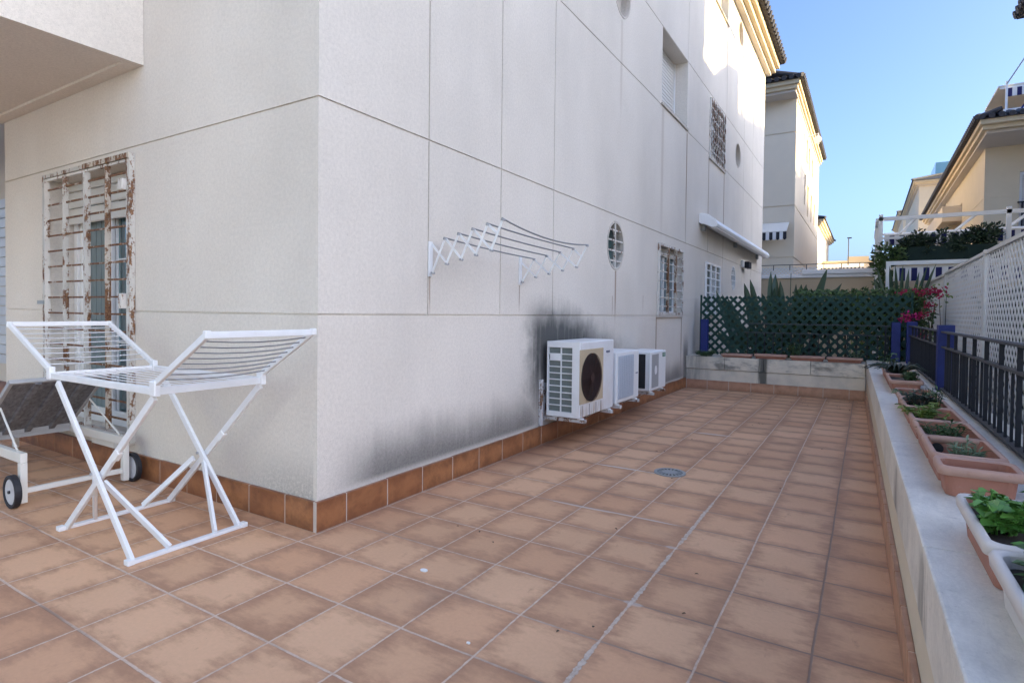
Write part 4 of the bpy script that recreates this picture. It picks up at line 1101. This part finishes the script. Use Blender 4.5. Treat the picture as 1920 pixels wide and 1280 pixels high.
# bougainvillea over the corner
bv = thing('bougainvillea', (3.3, 8.2, -.3), 'bougainvillea branch with magenta and crimson flowers over the blue corner post', 'plant')
mb = MB(); brs = []
for (tx, ty, tz) in ((3.03, 7.95, 1.20), (3.12, 8.0, 1.22), (3.2, 8.1, 1.60), (3.42, 8.1, 1.60), (3.50, 8.0, 1.55), (3.30, 8.0, 1.36), (3.22, 7.9, .95), (3.27, 7.9, .88), (3.46, 7.6, 1.42)):
    b = Vector((3.38, 8.35, -.3)); t_ = Vector((tx, ty, tz)); md = b.lerp(t_, .6) + Vector((.06, .05, .25)); mb.tube([b, b.lerp(md, .5) + Vector((.05, 0, .1)), md, t_], [.014, .010, .006, .003], 5); brs.append(t_)
mb.build('branches', 'bark', bv)
def bracts(mb, c, rad, n, L=.042):
    for k in range(n):
        p = Vector(c) + Vector((r.gauss(0, rad[0]), r.gauss(0, rad[1]), r.gauss(0, rad[2])))
        mb.leaf(p, rv(), rv(), L*r.uniform(.7, 1.2), L*.85)
for c_, rd, n_, mt_ in (((3.04, 7.95, 1.20), (.055, .05, .035), 110, 'bract'), ((3.14, 8.0, 1.23), (.05, .05, .03), 50, 'bract'), ((3.20, 7.86, .88), (.035, .03, .04), 50, 'bract'),
        ((3.22, 8.1, 1.56), (.05, .05, .04), 60, 'bractr'), ((3.34, 8.1, 1.60), (.05, .05, .03), 45, 'bractr'), ((3.45, 8.05, 1.57), (.05, .05, .035), 50, 'bractr'),
        ((3.31, 8.0, 1.38), (.045, .04, .03), 60, 'bractr'), ((3.24, 8.0, 1.25), (.05, .04, .03), 45, 'bractr'), ((3.42, 8.0, 1.50), (.04, .03, .012), 14, 'bractr'),
        ((3.0, 8.1, 1.57), (.04, .04, .03), 30, 'bractr'), ((3.24, 7.92, .97), (.05, .04, .04), 35, 'bractr')):
    mb = MB(); bracts(mb, c_, [q*.8 for q in rd], int(n_*.62), .038); mb.build('flower_cluster', mt_, bv)
mb = MB()
for t_ in brs:
    for k in range(8): mb.leaf(t_ + Vector((r.gauss(0, .08), r.gauss(0, .08), r.gauss(0, .06))), rv(), rv(), .05, .03)
for k in range(50): mb.leaf(Vector((3.28+r.gauss(0, .05), 7.84+r.gauss(0, .05), .82+r.gauss(0, .035))), rv(), rv(), .05, .04)
mb.build('leaves', 'ygreen', bv)

# ------------------------------------------------------------------ beyond: neighbour terrace wall
nw = thing('garden_wall', (1.3, 17.1, -.3), 'beige garden wall with white coping beyond the hedge at the far end', 'wall')
MB().box((-3, 17.0, -.34), (3.2, 17.25, 2.32)).build('wall', 'beige', nw)
MB().box((-3, 16.95, 2.324), (3.2, 17.30, 2.42)).box((.9, 16.9, 2.425), (3.2, 17.28, 2.56)).build('coping', 'white', nw, bevel=.01)
MB().box((-9, 17.26, -.34), (3.2, 22.0, 2.2)).build('upper_terrace', 'ground', nw)
rw = thing('railing', (.3, 17.1, 2.4), 'white balustrade with thin dark rail on the beige garden wall', 'railing')
mb = MB(); lattice(mb, (-2.9, 17.05, 0), (1, 0, 0), 4.2, 2.43, 2.64, .10, .03, .012, (0, 1, 0)); mb.build('lattice_panel', 'whitelat', rw)
mb = MB().box((-2.9, 17.03, 2.715), (3.1, 17.06, 2.735)); mb.build('hand_rail', 'railtop', rw)
mb = MB()
x = -2.6
while x < 3.1: mb.box((x-.01, 17.035, 2.565), (x+.01, 17.055, 2.714)); x += .45
mb.build('uprights', 'railtop', rw)

# ------------------------------------------------------------------ second and third buildings on the left
def grooves_x(cut, x, y0, y1, zs): 
    for z in zs: cut.box((x-.012, y0-.1, z-.012), (x+.1, y1+.1, z+.012))
B2 = thing('apartment_building', (-4, 27, 0), 'second cream apartment block with dark eaves, standing beyond the end of the nearest building', 'building')
wb2 = MB().box((-9, 22, -.34), (.15, 33.6, 9.35)).build('wall', 'wallC', B2)
cut = MB()
for z in (5.35, 8.1, 3.4): cut.box((-9.1, 21.9, z-.022), (.3, 22.03, z+.022)); cut.box((.12, 21.9, z-.022), (.3, 33.7, z+.022))
cut.box((.138, 23.6, -.3), (.3, 23.62, 3.4))
B2W = [(25.6, 26.2, 6.0, 7.3), (27.0, 27.8, 5.7, 7.1), (28.8, 29.6, 5.7, 7.0), (24.9, 25.3, 8.2, 8.9), (26.2, 26.9, 7.9, 9.0), (27.4, 28.1, 7.8, 8.9), (29.2, 30, 7.9, 8.8), (30.8, 31.5, 5.8, 6.9)]
for q in B2W: cut.box((-.05, q[0], q[2]), (.3, q[1], q[3]))
boolean(wb2, cut)
for q in B2W:
    f = frame_x(MB(), q[0]+.002, q[1]-.002, q[2]+.002, q[3]-.002, -.02, .05, .05).build('window', 'reveal', B2); MB().box((-.04, q[0]+.01, q[2]+.01), (-.03, q[1]-.01, q[3]-.01)).build('pane', 'shutter', f)
cornice(B2, -9, 22, .15, 33.6, 9.35, (.04, .11, .18), tiles='rf', ofy=(.75, .87, .99), rise=.5)
fx_ = MB().tube([(.2, 25.9, 8.9), (.62, 25.9, 9.0), (.62, 26.1, 8.6)], .03, 6).disc((.6, 25.9, 8.75), .16, 'y', .05, 14); fx_.build('satellite_dish', 'plastic', B2)
B3 = thing('apartment_building', (-5, 48, 0), 'third block in line, only its sunlit corner and eave showing past the second', 'building')
MB().box((-9, 42, -.34), (-.40, 55, 7.3)).build('wall', 'wallC', B3); cornice(B3, -9, 42, -.40, 55, 7.3, (.14, .26, .38), tiles='')
MB().box((-9, 21.9-.0, 2.2), (-9.01, 21.95, 2.3)).build('gutter_stub', 'cornice', B2)
def striped(name, label, axis, a, b, y, z0, z1, n, dark, cat='awning', scallop=False, canopy=None, group=None, tilt=0, frame=None):
    t = thing(name, ((a+b)/2, y, z0), label, cat, group); w_ = (b-a)/n
    for k in range(n):
        mb = MB(); x0 = a + k*w_; x1 = x0 + w_
        if scallop:
            pts = [(x0, z1), (x0, z0+.05)] + [(x0 + w_*f, z0+.05-.05*math.sin(math.pi*f)) for f in (.25, .5, .75)] + [(x1, z0+.05), (x1, z1)]
            mb.prism(pts, 'y', y-.01, y+.01)
        else: mb.box((x0, y-.012, z0), (x1, y+.012, z1))
        mb.build('valance_stripe', dark if k % 2 else 'clothw', t)
    if canopy:
        cz, cy = canopy
        MB().hexa([(a, y, z1+.001), (b, y, z1+.001), (b, cy, cz), (a, cy, cz), (a, y, z1+.03), (b, y, z1+.03), (b, cy, cz+.03), (a, cy, cz+.03)]).build('canopy', 'cloth', t)
    if frame: MB().box((a-.03, y-.03, z1+.031), (b+.03, y+.03, z1+.09)).build('front_bar', frame, t)
    return t
striped('striped_awning', 'small black and white scalloped awning on the second block facing the terrace', 'x', -2.6, -.02, 21.2, 3.98, 4.28, 22, 'stripeK', scallop=True, canopy=(4.7, 21.98))

# far low white terraces, awning and lamp
lwb = thing('terrace_house', (4, 48, 0), 'low white terrace building far off between the two rows of houses', 'building')
MB().box((-.3, 47, -.34), (9, 56, 5.05)).build('wall', 'white', lwb); MB().box((-.35, 46.8, 5.05), (9.1, 56.1, 5.25)).box((1.25, 46.9, 5.25), (2.6, 50, 5.55)).build('roof_edge', 'cornice', lwb)
striped('striped_awning', 'far brown and white striped awning row under the low white building', 'x', -.7, 2.3, 45, 4.2, 4.62, 26, 'stripeK', canopy=(5.0, 46.7))
wl2 = thing('boundary_wall', (2, 44, 0), 'pale far boundary wall under the distant striped awning', 'wall'); MB().box((-3, 44, -.34), (6, 44.2, 4.05)).build('wall', 'wallC', wl2)
sl_ = thing('street_lamp', (1.33, 45.8, 0), 'slim grey street lamp standing alone against the sky', 'lamp')
MB().tube([(1.33, 45.8, -.3), (1.33, 45.8, 6.75)], [.045, .03], 8).build('pole', 'railtop', sl_); MB().box((1.24, 45.72, 6.75), (1.52, 45.88, 6.82)).build('lamp_head', 'navy', sl_)
def tree(label, c, h, rad, n, mat, r, L=.10):
    t = thing('tree', (c[0], c[1], -.3), label, 'tree', None)
    mb = MB().tube([(c[0], c[1], -.3), (c[0]+.05, c[1], h*.5), (c[0], c[1], h*.8)], [.12, .09, .05], 8)
    cr = MB()
    for k in range(14):
        a = r.uniform(0, 6.28); q = Vector((c[0]+rad*.65*math.cos(a)*r.random(), c[1]+rad*.65*math.sin(a)*r.random(), h*.72 + rad*r.uniform(-.75, .75)))
        mb.tube([(c[0], c[1], h*.45), q], [.04, .012], 5); blob(cr, q, (rad*.42, rad*.42, rad*.36), n//14, L, L*.6, r, .3)
    mb.build('trunk', 'bark', t); cr.build('crown', mat, t); return t
tree('rounded green tree beside the white pergola, past the garden wall', (2.9, 24, 0), 3.9, .85, 2600, 'olive', r, .11)

# ------------------------------------------------------------------ right-hand neighbours
pg = thing('pergola', (4.8, 13.6, -.3), 'white steel pergola frame over the neighbouring terrace on the right', 'pergola')
mb = MB()
for (x, y) in ((2.78, 13.5), (2.72, 14.6), (5.02, 13.5), (7.4, 13.5)): MB().box((x-.04, y-.04, -.33), (x+.04, y+.04, 3.52)).build('post', 'white', pg)
MB().box((2.74, 13.46, 3.38), (9, 13.54, 3.46)).box((2.68, 13.55, 3.38), (2.76, 17, 3.45)).build('beam', 'white', pg)
MB().box((2.74, 13.47, 2.96), (3.6, 13.53, 3.01)).build('rail', 'white', pg)
for x in (3.45, 4.5, 5.4, 6.6): MB().bar((x, 13.55, 3.42), (x-.55, 15.5, 2.95), .04, .05).build('awning_arm', 'white', pg)
striped('striped_awning', 'long navy striped awning under the white pergola beams', 'x', 2.86, 9.0, 13.75, 2.84, 3.06, 64, 'stripeB', canopy=(3.55, 17.5))
aw2 = striped('striped_awning', 'cream and blue striped awning in a white frame just above the far lattice corner', 'x', 2.96, 7.0, 10.9, 1.88, 2.12, 44, 'stripeB', canopy=(2.2, 12.6))
MB().box((2.84, 10.86, -.33), (2.915, 10.94, 2.25)).build('post', 'white', aw2); MB().box((2.916, 10.865, 2.18), (7.1, 10.935, 2.25)).build('beam', 'white', aw2)
sw = thing('screen_netting', (4.5, 13.3, 0), 'dark green privacy netting on the neighbouring terrace beneath the climbing plant', 'screen')
MB().box((2.95, 13.2, 2.36), (4.9, 13.24, 2.74)).build('netting', 'netting', sw)
MB().box((2.95, 13.25, -.33), (9, 13.42, 2.5)).build('wall', 'wallC', sw)
hg = MB()
for (c, rad, n) in (((2.82, 13.1, 2.6), (.2, .2, .25), 200), ((2.85, 13.1, 2.25), (.2, .15, .3), 260), ((2.9, 13.1, 1.8), (.25, .2, .35), 260), ((3.0, 13.12, 2.55), (.25, .12, .22), 200)): blob(hg, c, rad, n, .09, .05, r, .3)
hg.tube([(2.85, 13.15, -.33), (2.85, 13.12, 1.6), (2.84, 13.1, 2.5)], [.03, .025, .015], 6)
solo(hg, 'shrub', 'hedge', 'dark shrub growing up around the foot of the white pergola post', 'shrub')
cl = thing('climbing_plant', (4.0, 13.35, -.3), 'dark leafy climber spreading along the pergola over the netting', 'plant')
mb = MB()
for k in range(38):
    f = r.random(); x = 3.2 + 1.55*f; z = 2.70 + .16*f + r.uniform(-.12, .30)*(1 - .3*abs(f-.6)); blob(mb, (x, 13.35+r.uniform(-.2, .2), z), (.17, .15, .12), 60, .085, .05, r, .2)
mb.build('leaves', 'vine', cl)
mb = MB()
for x in (3.4, 3.9, 4.4): mb.tube([(x, 13.45, -.3), (x, 13.45, 2.4), (x+.15, 13.4, 2.9)], [.03, .02, .01], 6)
mb.build('stems', 'bark', cl)

# R1: block with deep eaves and a roof terrace
R1 = thing('terraced_house', (9, 30, 0), 'cream house on the right with deep dark-tiled eaves and a roof terrace', 'building')
wr1 = MB().box((5.92, 23.5, -.34), (16, 43, 7.05)).build('wall', 'wallB', R1)
cut = MB(); cut.box((6.85, 23.4, 3.9), (9.0, 23.62, 6.15)); cut.box((5.8, 23.45, 5.30), (16.1, 23.512, 5.325)); cut.box((5.8, 23.45, 5.30), (5.932, 43.1, 5.325))
cut.box((5.8, 29.0, 2.5), (7.2, 42.5, 6.1))
boolean(wr1, cut)
w1 = MB().box((6.86, 23.55, 3.91), (6.93, 23.61, 6.14)).box((6.93, 23.55, 6.05), (8.99, 23.61, 6.14)).build('window', 'white', R1)
s_ = MB(); z = 6.05
while z > 5.2: s_.box((6.94, 23.56, z-.07), (8.98, 23.60, z-.005)); z -= .075
s_.build('roller_shutter', 'shutter', w1); MB().box((6.94, 23.60, 3.92), (8.98, 23.61, 5.25)).build('pane', 'glassR', w1)
bl = MB().box((6.8, 23.40, 5.08), (9.1, 23.45, 5.13)).box((6.9, 23.41, 3.95), (6.94, 23.44, 5.08)); bl.build('balcony_rail', 'navy', R1); MB().box((6.95, 23.42, 4.0), (9.05, 23.43, 5.07)).build('glass_panel', 'glassR', R1)
MB().box((5.25, 29.1, 5.35), (7.1, 42, 6.0)).build('loggia_beam', 'wallC', R1); 
for y in (30.5, 33.5, 37): MB().box((5.6, y, 2.5), (7.1, y+1.3, 5.348)).build('loggia_pier', 'wallB', R1)
MB().box((5.75, 29.2, 2.5), (5.8, 42, 3.6)).build('loggia_glass', 'glassR', R1)
cornice(R1, 5.92, 23.5, 16, 43, 7.05, (.25, .37, .46), tiles='lf', ofy=(2.0, 2.2, 2.4), rise=.22)
MB().box((6.15, 24.5, 7.5), (15, 24.8, 8.58)).build('terrace_parapet', 'white', R1)
MB().box((9.0, 26.5, 7.5), (14, 32, 9.2)).build('stair_house', 'wallB', R1)
rt = thing('roof_awning', (9, 25.5, 8), 'flat roof terrace canopy with navy striped valance on top of the right-hand house', 'awning')
MB().box((6.35, 24.4, 9.33), (13, 27.2, 9.40)).build('canopy', 'cloth', rt)
for k in range(24): MB().box((6.6+k*.13, 24.38, 8.98+.0), (6.6+(k+1)*.13, 24.398, 9.27)).build('valance_stripe', 'stripeB' if k % 2 == 0 else 'clothw', rt)
MB().box((6.40, 24.40, 9.275), (13, 24.43, 9.328)).build('front_bar', 'white', rt)
MB().box((6.54, 24.3, 7.6), (6.60, 24.36, 9.5)).build('post', 'white', rt); MB().box((6.5, 27.0, 7.6), (6.56, 27.06, 9.33)).build('post', 'white', rt)
MB().bar((6.57, 24.25, 9.4), (8.2, 24.2, 12.3), .045, .045).build('stay', 'loungergrey', rt)
MB().bar((6.87, 24.1, 8.3), (7.8, 24.1, 9.9), .10, .06).build('roof_rail', 'blue', rt); MB().bar((6.99, 24.1, 8.3), (7.92, 24.1, 9.9), .08, .05).build('roof_rail', 'white', rt)

R2 = thing('terraced_house', (10, 58, 0), 'farther cream house with hipped dark roof and glass terrace screen on top', 'building')
MB().box((5.77, 52, -.34), (15, 70, 11.2)).build('wall', 'wallB', R2); cornice(R2, 5.77, 52, 15, 70, 11.2, (.15, .28, .40), tiles='', rise=.7)
MB().box((6.9, 54, 12.0), (9, 54.05, 13.3)).box((6.9, 54.06, 12.0), (6.95, 58, 13.3)).build('glass_screen', 'cyan', R2)
R3 = thing('terraced_house', (10, 82, 0), 'most distant cream house at the end of the right-hand row', 'building')
MB().box((5.75, 75, -.34), (15, 90, 12.3)).build('wall', 'wallB', R3); cornice(R3, 5.75, 75, 15, 90, 12.3, (.2, .35, .5), tiles='', rise=.7)

# R0: the nearer house of the right-hand row; only the tip of its eave enters the picture, its unseen roof pieces are shaped to shade the long wall
R0 = thing('terraced_house', (10, 5, 0), 'nearest right-hand house, only its dark eave tip showing at the top edge', 'building')
wr0 = MB().box((5.5, 6.6, -.34), (13, 12.7, 6.85)).build('wall', 'wallB', R0)
cut = MB()
for z in (2.4, 4.6): cut.box((5.4, 6.5, z-.01), (5.51, 12.8, z+.01))
RW = [(7.4, 8.6, 1.2, 2.3), (10.4, 11.6, 1.2, 2.3), (7.4, 8.6, 4.4, 5.7), (10.4, 11.6, 4.4, 5.7)]
for q in RW: cut.box((5.4, q[0], q[2]), (5.65, q[1], q[3]))
boolean(wr0, cut)
for q in RW:
    f = frame_x(MB(), q[0]+.003, q[1]-.003, q[2]+.003, q[3]-.003, 5.58, .06, .05).build('window', 'white', R0); MB().box((5.62, q[0]+.02, q[2]+.02), (5.63, q[1]-.02, q[3]-.02)).build('pane', 'glass', f)
cornice(R0, 5.5, 6.6, 13, 12.7, 6.85, (.15, .28, .40), tiles='l', rise=.9)
MB().prism([(6.9, 7.2), (12.4, 7.2), (12.4, 9.2), (11.3, 8.95), (10.6, 8.6), (9.6, 8.05), (6.9, 7.98)], 'x', 7.80, 7.92).build('terrace_parapet', 'wallC', R0)  # unseen outline, cut to set the shadow edge on the long wall
for y in (9.7, 10.3, 10.9, 11.5): MB().bar((7.86, y-.45, 8.3), (7.86, y+.25, 9.75), .05, .05, (1, 0, 0)).build('shadow_bar', 'white', R0)
MB().box((7.83, 9.4, 9.72), (7.89, 12.4, 9.80)).build('terrace_rail', 'white', R0)
MB().box((8.6, 6.7, 7.8), (12, 8.1, 11.3)).build('stair_house', 'wallC', R0)  # unseen block, sized to keep the upper long wall in shadow
MB().box((8.62, 8.102, 8.85), (12, 9.35, 11.3)).build('shade_box', 'wallC', R0)  # unseen caster, raised so a patch of sun passes below
MB().prism([(9.35, 9.6), (10.1, 10.1), (10.1, 11.3), (9.35, 11.3)], 'x', 8.61, 8.75).build('shade_wing', 'wallC', R0)
RB = thing('shade_block', (32, 5, 0), 'unseen tall block added far to the right to shade the terrace', 'building')  # added out of view; its height and outline cast the terrace shade
MB().box((25, -4.5, -.34), (34, 36, 13.6)).build('wall', 'wallB', RB)
MB().box((25.05, -4.5, 13.6), (34, 9.7, 16.2)).build('shade_top', 'wallB', RB)
MB().hexa([(25.1, 12.5, 13.602), (34, 12.5, 13.602), (34, 19.6, 13.602), (25.1, 19.6, 13.602), (25.1, 12.6, 13.7), (34, 12.6, 13.7), (34, 19.5, 14.9), (25.1, 19.5, 14.9)]).build('shade_ridge', 'wallC', RB)
MB().box((25.1, 24.4, 13.602), (34, 29.5, 14.9)).build('shade_ridge', 'wallC', RB)
for y in (12.9, 14.6, 16.2, 17.3, 19.9, 21.1): MB().box((25.2, y, 13.602), (25.4, y+.22, 15.9)).build('shade_post', 'wallC', RB)

VL = thing('fill_house', (-3, -17, 0), 'unseen pale blue house added behind the terrace to bounce sun onto the left wall', 'building')
nv = Vector((.55, .835, 0)).normalized(); tv = Vector((nv.y, -nv.x, 0)); cv = Vector((-1.5, -11.5, 0))  # added house turned to the sun so its face brightens the left wall
def vbox(mb, t0, t1, d0, d1, z0, z1):
    P = lambda t_, d_, z_: tuple(cv + tv*t_ + nv*d_ + Vector((0, 0, z_)))
    return mb.hexa([P(t0, d0, z0), P(t0, d1, z0), P(t1, d1, z0), P(t1, d0, z0), P(t0, d0, z1), P(t0, d1, z1), P(t1, d1, z1), P(t1, d0, z1)])
vbox(MB(), -11, 11, -8, 0, -.34, 7.4).build('wall', 'paleblue', VL)
vbox(MB(), -11.4, 11.4, -8.4, .4, 7.404, 7.7).build('roof', 'roof', VL)
for t_ in (-8, -4.5, -1, 2.5, 6):
    for z_ in (1.0, 4.2): 
        f = vbox(MB(), t_, t_+1.3, .002, .06, z_, z_+1.4).build('window', 'white', VL); vbox(MB(), t_+.08, t_+1.22, .061, .07, z_+.08, z_+1.32).build('pane', 'glass', f)
